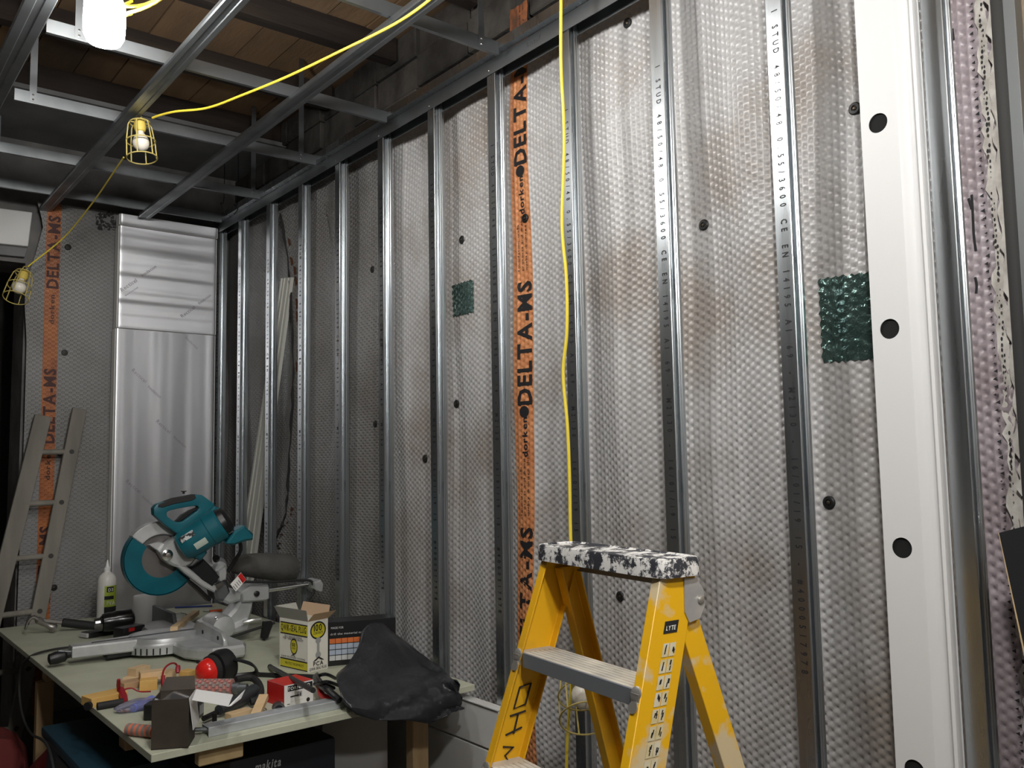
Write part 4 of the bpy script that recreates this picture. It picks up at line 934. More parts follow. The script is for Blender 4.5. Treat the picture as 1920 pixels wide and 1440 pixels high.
# ------------------------------------------------------------------ small red and white carton
A2, B2, C2 = T(512, 1316), T(533, 1328), T(587, 1315)
e1 = (C2-B2).normalized(); e2 = Vector((-e1.y, e1.x, 0)); l1 = (C2-B2).length; l2 = .11; h2 = at(533, 1286, X=B2.x).z-TZ
tr = thing('screw_carton', 'small red and white screw carton in front of the cream carton', 'carton', B2+e1*l1/2+e2*l2/2)
MB().prism([B2, B2+e1*l1, B2+e1*l1+e2*l2, B2+e2*l2], (0, 0, h2)).build('body', mat('white_gloss_card', (.80, .79, .76), .45), tr, smooth=0)
P2 = lambda u, h, off=.001: B2+e1*u+Vector((0, 0, h))-e2*off
MB().add([B2-e1*.0008+Vector((0, 0, .001)), B2+e2*l2-e1*.0008+Vector((0, 0, .001)), B2+e2*l2-e1*.0008+Vector((0, 0, h2)), B2-e1*.0008+Vector((0, 0, h2))], [(0, 1, 2, 3)]).build('red_side', REDP, tr, recalc=False)
MB().add([B2+Vector((0, 0, h2+.0008)), B2+e1*l1+Vector((0, 0, h2+.0008)), B2+e1*l1+e2*l2+Vector((0, 0, h2+.0008)), B2+e2*l2+Vector((0, 0, h2+.0008))], [(0, 1, 2, 3)]).build('red_top', REDP, tr, recalc=False)
g = MB(); g.add([P2(.012, h2*.70), P2(l1*.97, h2*.70), P2(l1*.97, h2*.95), P2(.012, h2*.95)], [(0, 1, 2, 3)])
for u0, u1, h0, h1 in ((.022, .055, h2*.42, h2*.48), (.058, .062, h2*.40, h2*.55), (.022, .07, h2*.22, h2*.225), (.01, .02, h2*.12, h2*.15)): g.add([P2(u0, h0), P2(u1, h0), P2(u1, h1), P2(u0, h1)], [(0, 1, 2, 3)])
g.add([P2(l1*.82+.007*math.cos(q), h2*.15+.007*math.sin(q)) for q in np.linspace(0, 6.28, 13)[:-1]], [list(range(12))])
g.build('print_panels', INK, tr, recalc=False, smooth=0)
g = MB(); lettering(g, 'TORNADO', P2(l1*.5, h2*.755, .0016), e1, (0, 0, 1), h2*.20, bold=1, width=l1*.80); g.build('printed_lettering', MATS['white_print'], tr, recalc=False, smooth=0)
g = MB(); g.add([P2(.046, h2*.38, .0009), P2(.066, h2*.38, .0009), P2(.066, h2*.62, .0009), P2(.046, h2*.62, .0009)], [(0, 1, 2, 3)]); g.build('screw_picture', MATS['grey_ink'], tr, recalc=False)

# ------------------------------------------------------------------ open brown box in front
A3, B3 = T(283, 1407), T(353, 1402)
d1 = (B3-A3).normalized(); d2 = Vector((-d1.y, d1.x, 0)); w3 = (B3-A3).length; dp = .10; h3 = at(283, 1314, Y=A3.y).z-TZ
ob = thing('open_box', 'dark brown open box with a white inner flap at the table corner', 'box', A3+d1*w3/2+d2*dp/2)
DKB = mat('dark_brown_card', (.050, .038, .028), .6, 0, (.040, .030, .022), 20)
m_ = MB(); t = .003; Q3 = lambda a, b, h: A3+d1*a+d2*b+Vector((0, 0, h))
for (a0, b0_, a1, b1) in ((0, 0, w3, t), (0, dp-t, w3, dp), (0, t, t, dp-t), (w3-t, t, w3, dp-t)): m_.prism([Q3(a0, b0_, 0), Q3(a1, b0_, 0), Q3(a1, b1, 0), Q3(a0, b1, 0)], (0, 0, h3))
m_.prism([Q3(0, 0, 0), Q3(w3, 0, 0), Q3(w3, dp, 0), Q3(0, dp, 0)], (0, 0, .003)); m_.build('body', DKB, ob, smooth=0)
WF = mat('white_flap', (.78, .78, .77), .55)
pf = [Q3(w3, .01, h3), Q3(w3, dp-.01, h3)]; q1 = at(428, 1325, Z=TZ+h3*.80); q2 = at(460, 1293, Z=TZ+h3*.98); q0 = at(368, 1293, Z=TZ+h3*1.02); qa = at(360, 1313, Z=TZ+h3*1.0)
MB().prism([qa, q1, at(437, 1303, Z=TZ+h3*.80), q0], (0, 0, .0012)).prism([q1, q2, at(452, 1310, Z=TZ+h3*.95), at(433, 1324, Z=TZ+h3*.80)], (0, 0, .0012)).build('white_flap', WF, ob, smooth=0)
MB().prism([Q3(w3, 0, h3), Q3(w3, dp, h3), Q3(w3+.012, dp, h3-.09), Q3(w3+.012, 0, h3-.09)], (.001, 0, 0)).build('side_flap', WF, ob, smooth=0)
MB().prism([Q3(0, dp, h3), Q3(w3, dp, h3), Q3(w3-.01, dp+.04, h3+.03), Q3(.01, dp+.04, h3+.03)], (0, 0, .002)).build('back_flap', DKB, ob, smooth=0)
tp = MB(); tp.grid([[Q3(w3*u, dp*v, h3-.012+.012*math.sin(u*7+v*5)) for u in np.linspace(.03, .97, 14)] for v in np.linspace(.05, .95, 10)]); tp.build('clear_liner', CLEAR, ob, smooth=180)
# striped screwdriver poking past the box
sd = thing('screwdriver', 'screwdriver with orange and grey ribbed handle beside the open box', 'screwdriver', T(262, 1378))
s0, s1 = T(238, 1367, .018), T(290, 1372, .018); L0 = (s1-s0).length
prof = [(.010, 0), (.017, .004)]; mis = [0]
for k in range(10): prof += [(.018, .008+k*L0*.095), (.0165, .012+k*L0*.095)]; mis += [k % 2, (k+1) % 2]
MB().lathe(prof, axis_matrix(s0, s1-s0), 16, mis=(mis+[0]*4)[:len(prof)-1]).build('handle', [mat('coral_plastic', (.62, .18, .10), .45), mat('grey_grip', (.20, .19, .18), .6)], sd)
sx = s1+(T(392, 1367, .018)-s1); MB().tube([s1, sx], .0065, 8).build('shaft', STEEL_DARK, sd)
# black socket box behind the open box
bk = thing('socket_pack', 'small black pack with white print half hidden by the open box', 'pack', T(300, 1352))
pa, pb = T(268, 1352), T(372, 1350); ee = (pb-pa).normalized(); en = Vector((-ee.y, ee.x, 0))
MB().prism([pa, pb, pb+en*.05, pa+en*.05], (0, 0, .05)).build('body', BLACKP, bk, bevel=.003)
g = MB()
for k in range(6): q = pb+en*(.008+k*.007)+ee*.0012; g.add([q+Vector((0, 0, .012)), q+en*.003+Vector((0, 0, .012)), q+en*.003+Vector((0, 0, .042)), q+Vector((0, 0, .042))], [(0, 1, 2, 3)])
g.build('print', MATS['light_print'], bk, recalc=False)

# ------------------------------------------------------------------ galvanised strip along the front edge
ga, gb_ = T(391, 1383, 0), T(655, 1325, 0); gd = (gb_-ga).normalized(); gn = Vector((-gd.y, gd.x, 0)); Lg = (gb_-ga).length
pr_ = [(0, .001), (0, .026), (.0015, .028), (.052, .028), (.0535, .026), (.0535, .001), (.052, .001), (.052, .0265), (.0015, .0265), (.0015, .001)]
gs = thing('steel_strip', 'length of galvanised channel lying along the front edge of the table', 'channel', (ga+gb_)/2)
MB().prism([ga+gn*a+Vector((0, 0, b)) for a, b in pr_], gd*Lg).build('channel', mat('zinc_strip', (.60, .63, .66), .36, .5, (.52, .55, .57), 20), gs, smooth=25)
MB().lathe([(.003, 0), (.003, .0006)], Matrix.Translation(ga+gd*(Lg*.92)+gn*.02+Vector((0, 0, .0282))), 10).build('hole', INK, gs)

# ------------------------------------------------------------------ ear defenders
ed = thing('ear_defenders', 'black and red ear defenders lying on the table before the saw', 'ear defenders', T(415, 1285))
c1 = at(378, 1263, Z=TZ+.056); c2 = at(432, 1243, Z=TZ+.068)
MM = axis_matrix(c1, c2-c1); LL = (c2-c1).length
MB().lathe([(.001, -.012), (.020, -.010), (.036, .0), (.044, .016), (.047, .032)], MM, 28).build('red_shell', mat('gloss_red', (.70, .02, .015), .22), ed)
MB().lathe([(.047, .032), (.052, .036), (.053, .052), (.048, .056)], MM, 28).build('ring', BLACKR, ed)
MB().lathe([(.048, .056), (.058, .060), (.062, .085), (.058, .115), (.040, .13), (.001, .132)], MM, 28).build('cushion', BLACKP, ed)
hbp = [z8(1060, 290), z8(1110, 300), z8(1190, 325), z8(1228, 360), z8(1225, 400), z8(1150, 412), z8(1060, 420)]
MB().tube(smoothpath([at(*q, Z=TZ+h) for q, h in zip(hbp, (.09, .09, .08, .055, .03, .025, .025))], 5), .013, 10, flat=.35).build('headband', BLACKP, ed)
# second curved black handle
cg = thing('caulking_gun', 'black caulking gun with a curved handle behind the open box', 'caulking gun', T(440, 1310))
hp = [z8(1085, 440), z8(1160, 425), z8(1215, 435), z8(1255, 480), z8(1262, 540), z8(1240, 585), z8(1190, 600)]
MB().tube(smoothpath([at(*q, Z=TZ+h) for q, h in zip(hp, (.05, .05, .045, .04, .03, .022, .02))], 5), .012, 10).build('handle', BLACKR, cg)
MB().tube([at(*z8(1215, 520), Z=TZ+.035), at(*z8(1100, 590), Z=TZ+.03), at(*z8(960, 660), Z=TZ+.025)], [.024, .020, .016], 14).build('barrel', mat('grey_black_metal', (.05, .055, .06), .4, .4), cg)
MB().tube([at(*z8(1000, 650), Z=TZ+.02), at(*z8(850, 720), Z=TZ+.015)], .009, 8).build('rod', BLACKP, cg); MB().tube([at(*z8(930, 680), Z=TZ+.03), at(*z8(930, 740), Z=TZ+.006)], .008, 8).build('trigger', BLACKP, cg)
# pink mesh roll
nr = thing('mesh_roll', 'pink and grey mesh wrapped roll lying before the ear defenders', 'roll', T(400, 1304))
n0, n1 = at(*z8(775, 500), Z=TZ+.030), at(*z8(1062, 498), Z=TZ+.030); Ln = (n1-n0).length; M0 = axis_matrix(n0, n1-n0)
MB().lathe([(.020, 0), (.027, .002), (.027, Ln-.002), (.020, Ln)], M0, 24).build('core', mat('pink_cloth', (.40, .13, .12), .8, 0, (.30, .22, .20), 40), nr)
g = MB()
for i in range(11):
    for j in range(12):
        if (i+j) % 1 == 0:
            a = 2*math.pi*j/12+(.26 if i % 2 else 0); g.box((-.0030, -.0052, 0), (.0030, .0052, Ln/11*.66), M0 @ Matrix.Rotation(a, 4, 'Z') @ Matrix.Translation((.0275, 0, Ln/11*(i+.15))), mi=(i+j) % 2)
g.build('mesh_wrap', [mat('pink_pads', (.52, .22, .19), .8), mat('grey_pads', (.30, .25, .23), .8)], nr)['kind'] = 'stuff'
MB().lathe([(.018, 0), (.019, .02), (.014, .026), (.014, .05), (.006, .055)], axis_matrix(n1, n1-n0), 16).build('metal_end', STEEL_DARK, nr)
# wooden offcuts, each its own
def offcut(zx, zy, l, wd, h, rz, lift, label, tilt=0, m=WOODP):
    c = at(*z8(zx, zy), Z=TZ+lift+h/2); M = Matrix.Rotation(rz, 4, 'Z') @ Matrix.Rotation(tilt, 4, 'Y')
    o = MB().cbox(c, (l, wd, h), M=M).build('timber_offcut', m, bevel=.0012)
    return tag(o, label, 'offcut', 'timber offcuts on the table')
WY = mat('yellow_pine', (.70, .44, .14), .6, 0, (.60, .34, .09), 18, 4, stretch=(.2, 1, 1))
offcut(385, 372, .070, .045, .028, .5, .018, 'pale offcut topmost at the back of the offcut pile')
offcut(350, 425, .075, .05, .018, .8, 0, 'pale flat offcut at the back left of the pile')
offcut(480, 405, .085, .05, .030, -.15, .022, 'pale offcut lying across the middle of the pile')
offcut(575, 400, .07, .04, .026, .25, .018, 'pale offcut at the right end of the pile')
offcut(330, 470, .075, .055, .024, .15, 0, 'light brown offcut at the left of the pile', m=mat('brown_pine', (.50, .32, .18), .7, 0, (.42, .26, .14), 20))
offcut(455, 470, .060, .05, .036, -.3, 0, 'yellow offcut block at the front of the pile', m=WY)
offcut(735, 415, .045, .045, .045, .5, 0, 'yellow cube offcut with a dark knot', m=WY)
offcut(140, 570, .125, .075, .030, .20, 0, 'large yellow offcut slab at the left edge of the table', m=WY)
offcut(1105, 685, .080, .035, .020, .25, 0, 'pale flat offcut lying behind the steel strip')
offcut(1255, 630, .105, .030, .018, .90, .022, 'pale offcut propped at a slant beside the screw carton', tilt=-.35)
kn = at(*z8(742, 440), Z=TZ+.02)
# black tube and coin-like cap in front of the yellow slab
bt = thing('rubber_tube', 'short black rubber tube lying before the yellow slab', 'tube', T(206, 1330))
MB().tube([at(*z8(85, 632), Z=TZ+.012), at(*z8(272, 600), Z=TZ+.012)], .0125, 12).build('tube_body', BLACKR, bt)
MB().lathe([(.0135, 0), (.0135, .012), (.009, .012)], axis_matrix(at(*z8(28, 625), Z=TZ+.014), (-.7, -.7, 0)), 14).build('end_cap', BLACKP, bt)
# test leads with red clips in a clear pouch
rl = thing('test_leads', 'red test lead clips and wires on a clear pouch', 'test leads', T(280, 1310))
REDW = mat('red_wire', (.30, .012, .02), .4)
MB().tube(smoothpath([at(*z8(560, 480), Z=TZ+.03), at(*z8(555, 420), Z=TZ+.055), at(*z8(570, 360), Z=TZ+.075), at(*z8(610, 325), Z=TZ+.085), at(*z8(650, 325), Z=TZ+.075), at(*z8(675, 370), Z=TZ+.05)], 5), .0035, 8).build('wire', REDW, rl)
MB().tube(smoothpath([at(*z8(265, 515), Z=TZ+.03), at(*z8(330, 500), Z=TZ+.035), at(*z8(390, 525), Z=TZ+.02), at(*z8(470, 525), Z=TZ+.02)], 5), .0025, 8).build('wire', REDW, rl)
for (x0, y0_, x1, y1_, h0, h1, r) in ((240, 438, 238, 520, .075, .03, .006), (255, 505, 290, 600, .035, .012, .011), (668, 340, 665, 390, .07, .05, .008), (560, 410, 558, 495, .055, .02, .007)):
    MB().tube([at(*z8(x0, y0_), Z=TZ+h0), at(*z8((x0+x1)/2, (y0_+y1_)/2), Z=TZ+(h0+h1)/2), at(*z8(x1, y1_), Z=TZ+h1)], [r, r*1.15, r*.8], 8, flat=.7).build('clip', mat('dark_red_plastic', (.26, .012, .02), .35), rl)
MB().tube(arc(at(*z8(600, 465), Z=TZ+.05), .012, 20, 330, 16, Vector((CR.x, CR.y, 0)), Vector((0, 0, 1))), .0025, 6).build('ring', CHROME, rl)
pc_ = crumple(T(262, 1330), .07, 'clear bluish plastic pouch under the red test leads', 'plastic_pouch', mat('bluish_film', (.62, .62, .80), .12, 0, trans=.85, ior=1.2, spec=.6), 9, (1.5, .7, .35), 'pouch')
bl = MB().tube([at(*z8(345, 645), Z=TZ+.014), at(*z8(480, 585), Z=TZ+.014)], [.013, .016], 10); tag(bl.build('chalk_bottle', mat('violet_blue_plastic', (.16, .20, .55), .4)), 'short blue plastic tube poking out of the clear pouch', 'tube')
# black rods, pliers
for (x0, y0_, h0, x1, y1_, h1, lb) in ((1240, 402, .008, 1650, 418, .01, 'black rod lying flat in front of the cream carton'), (1330, 345, .012, 1640, 516, .115, 'black rod slanting across the red and white carton')):
    r = thing('steel_rod', lb, 'rod', at(*z8((x0+x1)/2, (y0_+y1_)/2), Z=TZ), 'black rods by the cartons')
    a, b = at(*z8(x0, y0_), Z=TZ+h0), at(*z8(x1, y1_), Z=TZ+h1); MB().tube([a, b], .0085, 10).build('bar', BLACKP, r)
    MB().lathe([(.0095, -.004), (.0095, .006)], axis_matrix(a, b-a), 10).build('end_cap', BLACKR, r)
pk = thing('pliers', 'black pliers with a red grip half under the black sheeting', 'pliers', T(620, 1300))
pj = at(*z8(1690, 480), Z=TZ+.05)
MB().tube(smoothpath([pj, at(*z8(1700, 545), Z=TZ+.03), at(*z8(1750, 575), Z=TZ+.025), at(*z8(1800, 590), Z=TZ+.02)], 4), .011, 10).build('red_grip', REDP, pk)
MB().tube(smoothpath([pj, at(*z8(1740, 510), Z=TZ+.06), at(*z8(1800, 560), Z=TZ+.04), at(*z8(1830, 590), Z=TZ+.03)], 4), .011, 10).build('black_grip', BLACKP, pk)
MB().tube([pj, at(*z8(1660, 420), Z=TZ+.06), at(*z8(1670, 395), Z=TZ+.06)], [.016, .012, .005], 10).build('jaws', STEEL_DARK, pk)
for k, (q0, q1_, q2_) in enumerate((((1650, 420), (1730, 400), (1800, 430)), ((1650, 470), (1740, 455), (1820, 480)), ((1665, 400), (1690, 450), (1790, 500)))):
    MB().tube(smoothpath([at(*z8(*q0), Z=TZ+.06), at(*z8(*q1_), Z=TZ+.08), at(*z8(*q2_), Z=TZ+.04)], 4), .006, 8).build('strap', BLACKP, pk)
# socket and bit
sk = thing('drill_socket', 'short dark grey socket standing by the pale slanted offcut', 'socket', T(514, 1334))
sp_ = at(*z8(1392, 650), Z=TZ+.022); MB().lathe([(.010, -.001), (.0105, -.03), (.020, -.032), (.020, .012), (.013, .012), (.012, -.008), (.001, -.008)], axis_matrix(sp_, (-.35, -.9, .1)), 20).build('socket_body', mat('dark_socket', (.10, .10, .10), .35, .7), sk)
MB().tube([sp_+Vector((-.03, .03, -.005)), sp_+Vector((-.05, .06, .01))], .006, 8).build('bit', CHROME, sk)

# ------------------------------------------------------------------ black sheeting over the front right corner
SHEET = mat('black_polythene', (.016, .017, .020), .30, 0, (.024, .025, .029), 14, 4, bump=.8, bscale=17)
ctl = [  # rows from the top ridge to the hem: (px, py, Y)
    [(676, 1186, 3.00), (690, 1172, 3.02), (715, 1171, 3.04), (748, 1195, 3.02), (790, 1232, 2.98), (835, 1262, 2.92), (853, 1280, 2.86)],
    [(668, 1215, 2.92), (690, 1200, 2.94), (722, 1196, 2.95), (757, 1218, 2.93), (795, 1248, 2.88), (838, 1272, 2.82), (857, 1290, 2.76)],
    [(650, 1246, 2.82), (682, 1238, 2.82), (722, 1236, 2.83), (764, 1246, 2.81), (802, 1262, 2.76), (840, 1282, 2.70), (860, 1300, 2.66)],
    [(628, 1268, 2.72), (672, 1268, 2.70), (718, 1272, 2.70), (768, 1276, 2.68), (806, 1284, 2.65), (840, 1296, 2.61), (862, 1312, 2.58)],
    [(632, 1292, 2.64), (676, 1296, 2.62), (722, 1302, 2.61), (768, 1304, 2.59), (806, 1308, 2.575), (838, 1314, 2.56), (864, 1322, 2.55)],
    [(648, 1322, 2.60), (684, 1328, 2.575), (726, 1332, 2.565), (768, 1334, 2.555), (804, 1334, 2.55), (836, 1330, 2.545), (866, 1331, 2.54)],
    [(662, 1342, 2.575), (694, 1350, 2.56), (730, 1352, 2.55), (768, 1354, 2.545), (802, 1357, 2.54), (828, 1348, 2.54), (842, 1336, 2.54)]]
def drape(a, b, c):
    yt = at(a, b, Z=TZ+.024).y
    p = at(a, b, Y=min(c, yt-.006) if yt > 2.60 else min(c, 2.570))
    return p if p.x < 1.895 else at(a, b, X=1.895)
G = [[drape(a, b, c) for a, b, c in r] for r in ctl]
def dens(rows, k):
    r2 = [smoothpath(r, k) for r in rows]; cols = list(zip(*r2)); c2 = [smoothpath(c, k) for c in cols]; return [list(r) for r in zip(*c2)]
G = dens(G, 4); rng = random.Random(11)
for i, r in enumerate(G):
    for j, p in enumerate(r):
        p += Vector((0, -.9, .5))*(.016*abs(math.sin(i*.33+j*.29))-.004*abs(math.sin(j*.83-i*.37))+.004+rng.uniform(-.002, .002))
sh = MB().grid(G).build('plastic_sheeting', SHEET, smooth=38); tag(sh, 'crumpled black plastic sheeting draped over the front right table corner', 'sheeting')
md = sh.modifiers.new('thickness', 'SOLIDIFY'); md.thickness = .003; md.offset = 1
# ================================================================== under the table
c_ = thing('tool_case', 'black tool case with white lettering under the front of the table', 'case', (1.20, 2.95, 0))
MB().box((.97, 2.80, .001), (1.46, 3.02, .335)).build('lower_case', mat('case_black', (.010, .012, .016), .45), c_, bevel=.012, seg=2)
MB().box((.97, 2.80, .338), (1.46, 3.02, .662)).build('upper_case', MATS['case_black'], c_, bevel=.012, seg=2)
MB().box((1.10, 2.785, .50), (1.32, 2.80, .53)).build('handle', BLACKP, c_, bevel=.004)
g = MB(); lettering(g, 'makita', (1.215, 2.7985, .612), (1, 0, 0), (.18, 0, 1), .040, bold=1, width=.092); g.build('printed_lettering', mat('dim_print', (.45, .47, .48), .5), c_, recalc=False, smooth=0)
c_ = thing('storage_crate', 'dark teal storage crate under the left side of the table', 'crate', (.98, 3.5, 0))
DTEAL = mat('dark_teal_plastic', (.008, .035, .055), .5)
MB().box((.74, 3.05, .001), (1.28, 3.72, .60)).build('body', DTEAL, c_, bevel=.02, seg=2); MB().box((.725, 3.035, .602), (1.295, 3.735, .64)).build('lid', DTEAL, c_, bevel=.01, seg=2)
MB().box((.722, 3.28, .52), (.740, 3.46, .60)).build('clasp', BLACKP, c_, bevel=.004)
o = crumple(Vector((.86, 3.98, 0)), .30, 'dark red cloth bundle on the floor under the table', 'cloth_bundle', mat('dark_red_cloth', (.16, .012, .014), .8), 21, (.65, .6, 1.35), 'bundle')
o = crumple(Vector((.72, 4.55, 0)), .28, 'crumpled red bag on the floor by the old ladder', 'cloth_bag', mat('dull_red_cloth', (.12, .016, .014), .85), 22, (.7, .8, 1.2), 'bag')
g = MB().prism([Vector((1.50, 2.98, .002)), Vector((1.70, 2.86, .002)), Vector((1.70, 2.86, .74)), Vector((1.50, 2.98, .74))], (.012, .02, 0)); tag(g.build('plasterboard_offcut', mat('grey_plasterboard', (.40, .39, .37), .85), smooth=0), 'grey plasterboard offcut standing under the table near the wall', 'board')
cd_ = smoothpath([T(150, 1212, .01), T(110, 1216, .01), T(70, 1225, .008), at(52, 1235, X=.776), at(40, 1250, X=.765), at(36, 1290, X=.765), at(42, 1340, X=.765), at(58, 1375, X=.768), at(90, 1400, X=.70), at(110, 1500, X=.70)], 6)
tag(MB().tube(cd_, .005, 8).build('extension_lead', BLACKR), 'dark power cord hanging over the left table edge', 'cord')

# ================================================================== old ladder against the far wall
OW = mat('weathered_ladder', (.25, .235, .20), .7, 0, (.16, .148, .125), 10, 5, stretch=(1, 1, .15))
ol = thing('old_ladder', 'old pale ladder leaning against the far wall behind the table', 'ladder', (.80, 5.0, 0))
def rail(top_, bot_, wd):
    a = at(*top_, Y=5.215); b = at(*bot_, Y=5.165); d = (b-a); s_ = (0-a.z)/d.z; b = a+d*s_*.999
    n = Vector((d.z, 0, -d.x)).normalized()
    if n.x < 0: n = -n
    return a, b, n*wd
a, b, n = rail((66, 776), (-24, 1135), .082); MB().prism([a, a+n, b+n, b], (0, .028, 0)).build('rail', OW, ol, bevel=.003); RL = (a, b, n)
a, b, n = rail((137, 764), (57, 1160), .072); MB().prism([a, a+n, b+n, b], (0, .028, 0)).build('rail', OW, ol, bevel=.003); RR = (a, b, n)
for k, yy in enumerate((845, 941, 1041, 1142, 1245, 1350)):
    zz = at(80, yy, Y=5.19).z
    if zz < .1: continue
    def onr(R): s_ = (zz-R[0].z)/(R[1].z-R[0].z); return R[0]+(R[1]-R[0])*s_
    p, q = onr(RL)+RL[2]*.5+Vector((0, .014, 0)), onr(RR)+RR[2]*.5+Vector((0, .014, 0))
    MB().tube([p, q], .015, 10).build('rung', OW, ol)
    MB().lathe([(.013, 0), (.013, .001)], axis_matrix(onr(RR)+RR[2]*.52+Vector((0, -.0005, 0)), (0, -1, 0)), 10).build('rung_socket', mat('socket_dark', (.05, .045, .04), .7), ol)

# ================================================================== profile leaning behind the studs
lp = thing('leaning_profile', 'pale grooved profile leaning behind the studs left of the torn membrane', 'profile', (1.985, 4.95, .01))
a0, a1 = at(528, 522, X=1.985), at(548, 520, X=1.985); b0_, b1 = at(452, 1034, X=1.985), at(480, 1034, X=1.985)
s_ = (a0.z-.01)/(a0.z-b0_.z); f0 = a0+(b0_-a0)*s_; s_ = (a1.z-.01)/(a1.z-b1.z); f1_ = a1+(b1-a1)*s_
PALE = mat('pale_profile', (.52, .52, .47), .5)
MB().prism([a0, a1, f1_, f0], (.010, 0, 0)).build('web', PALE, lp, smooth=0)
for t0, t1 in ((.0, .10), (.30, .36), (.66, .72), (.90, 1.0)):
    g = MB().prism([a0+(a1-a0)*t0, a0+(a1-a0)*t1, f0+(f1_-f0)*t1, f0+(f1_-f0)*t0], (-.007, 0, 0)); g.build('rib', PALE, lp, smooth=0)

# ================================================================== yellow stepladder
LK = 1.15
YEL = mat('yellow_fibreglass', (.78, .43, .008), .42, 0, (.62, .50, .30), 11, 6, .55, .62)
YELC = mat('clean_yellow_fibreglass', (.72, .38, .008), .45, 0, (.45, .26, .03), 5, 5, .5, .75)
CAPM = mat('paint_splashed_cap', (.030, .032, .040), .5, 0, (.74, .73, .70), 24, 12, .485, .52, nrough=.78)
TREAD = mat('dusty_tread', (.42, .40, .36), .6, .15, (.66, .61, .52), 9, 6, .35, .58)
STEPF = mat('grey_step_face', (.20, .215, .235), .42, .35, (.55, .55, .54), 20, 5, .62, .68)
LO = Vector((1.135*LK, 1.178*LK-.014, 0)); ROT = Matrix.Rotation(R_(-7), 4, 'Z'); LM = Matrix.Translation(LO) @ ROT
sl = thing('stepladder', 'yellow fibreglass stepladder with a paint splashed black top cap', 'stepladder', LO)
ZT = 1.372; HW = .165*LK+.014; FS, RS = .33, .31; SPL = .065
def LP(x, y, z): return LM @ Vector((x, y, z))
def fr(z): return -FS*(ZT-z)                   # front face x of the front rails at height z
def hw(z): return HW+SPL*(ZT-z)
def rx(z): return .032*LK+RS*(ZT-.05-z)
def rail3(name, sgn, x_of, dep, wid, z0, z1, m, flip=1):
    """C-section rail: web outwards, flanges inwards"""
    r = MB(); t = .004
    def sec(z):
        x = x_of(z); y = sgn*hw(z); i = -sgn
        return [LP(x, y, z), LP(x+dep, y, z), LP(x+dep, y+i*wid, z), LP(x+dep-t, y+i*wid, z), LP(x+dep-t, y+i*t, z), LP(x+t, y+i*t, z), LP(x+t, y+i*wid, z), LP(x, y+i*wid, z)]
    a = sec(z0); b = sec(z1); n = 8; r.add(a+b, [list(range(8)), list(range(8, 16))]+[(i, (i+1) % n, n+(i+1) % n, n+i) for i in range(n)])
    return r.build(name, m, sl, bevel=.0012, smooth=30)
railR = rail3('front_rail', -1, fr, .080*LK, .024, 0.0, ZT, YEL); railL = rail3('front_rail', 1, fr, .080*LK, .024, 0.0, ZT, YELC)
def rear(sgn):
    r = MB(); t = .004
    def sec(z):
        x = rx(z); y = sgn*(hw(z)-.012); i = -sgn; d = .046*LK
        return [LP(x, y, z), LP(x+d, y, z), LP(x+d, y+i*.03, z), LP(x+d-t, y+i*.03, z), LP(x+d-t, y+i*t, z), LP(x+t, y+i*t, z), LP(x+t, y+i*.03, z), LP(x, y+i*.03, z)]
    a = sec(0); b = sec(ZT-.02); n = 8; r.add(a+b, [list(range(8)), list(range(8, 16))]+[(i, (i+1) % n, n+(i+1) % n, n+i) for i in range(n)])
    r.build('rear_leg', YEL if sgn < 0 else YELC, sl, bevel=.0012, smooth=30)
rear(-1); rear(1)
# cap
pts = []
for a in np.linspace(0, 2*math.pi, 33)[:-1]:
    c, s_ = math.cos(a), math.sin(a); ex = abs(c)**.35*(1 if c > 0 else -1); ey = abs(s_)**.25*(1 if s_ > 0 else -1); pts.append((.039*LK+ex*.052*LK, ey*(HW+.018)))
m_ = MB(); L1_ = [LP(x, y, ZT-.030) for x, y in pts]; cc = (.039*LK, 0)
lay = [[(x, y, ZT-.001) for x, y in pts], [(x*1.0, y, ZT+.026) for x, y in pts], [(cc[0]+(x-cc[0])*.97, y*.985, ZT+.034) for x, y in pts], [(cc[0]+(x-cc[0])*.86, y*.95, ZT+.0355) for x, y in pts], [(cc[0]+(x-cc[0])*.80, y*.94, ZT+.032) for x, y in pts]]
n = 32; vs = [LP(*p) for l in lay for p in l]
m_.add(vs, [list(range(n))[::-1], [4*n+i for i in range(n)]]+[(k*n+i, k*n+(i+1) % n, (k+1)*n+(i+1) % n, (k+1)*n+i) for k in range(4) for i in range(n)]); m_.build('top_cap', CAPM, sl, smooth=50)
MB().prism([LP(.078, -HW+.03, ZT-.03), LP(.078, HW-.03, ZT-.03), LP(.078, HW-.03, ZT-.003), LP(.078, -HW+.03, ZT-.003)], ROT @ Vector((.012, 0, 0))).build('cap_bracket', mat('brown_grey_bracket', (.20, .17, .12), .6, .3), sl)
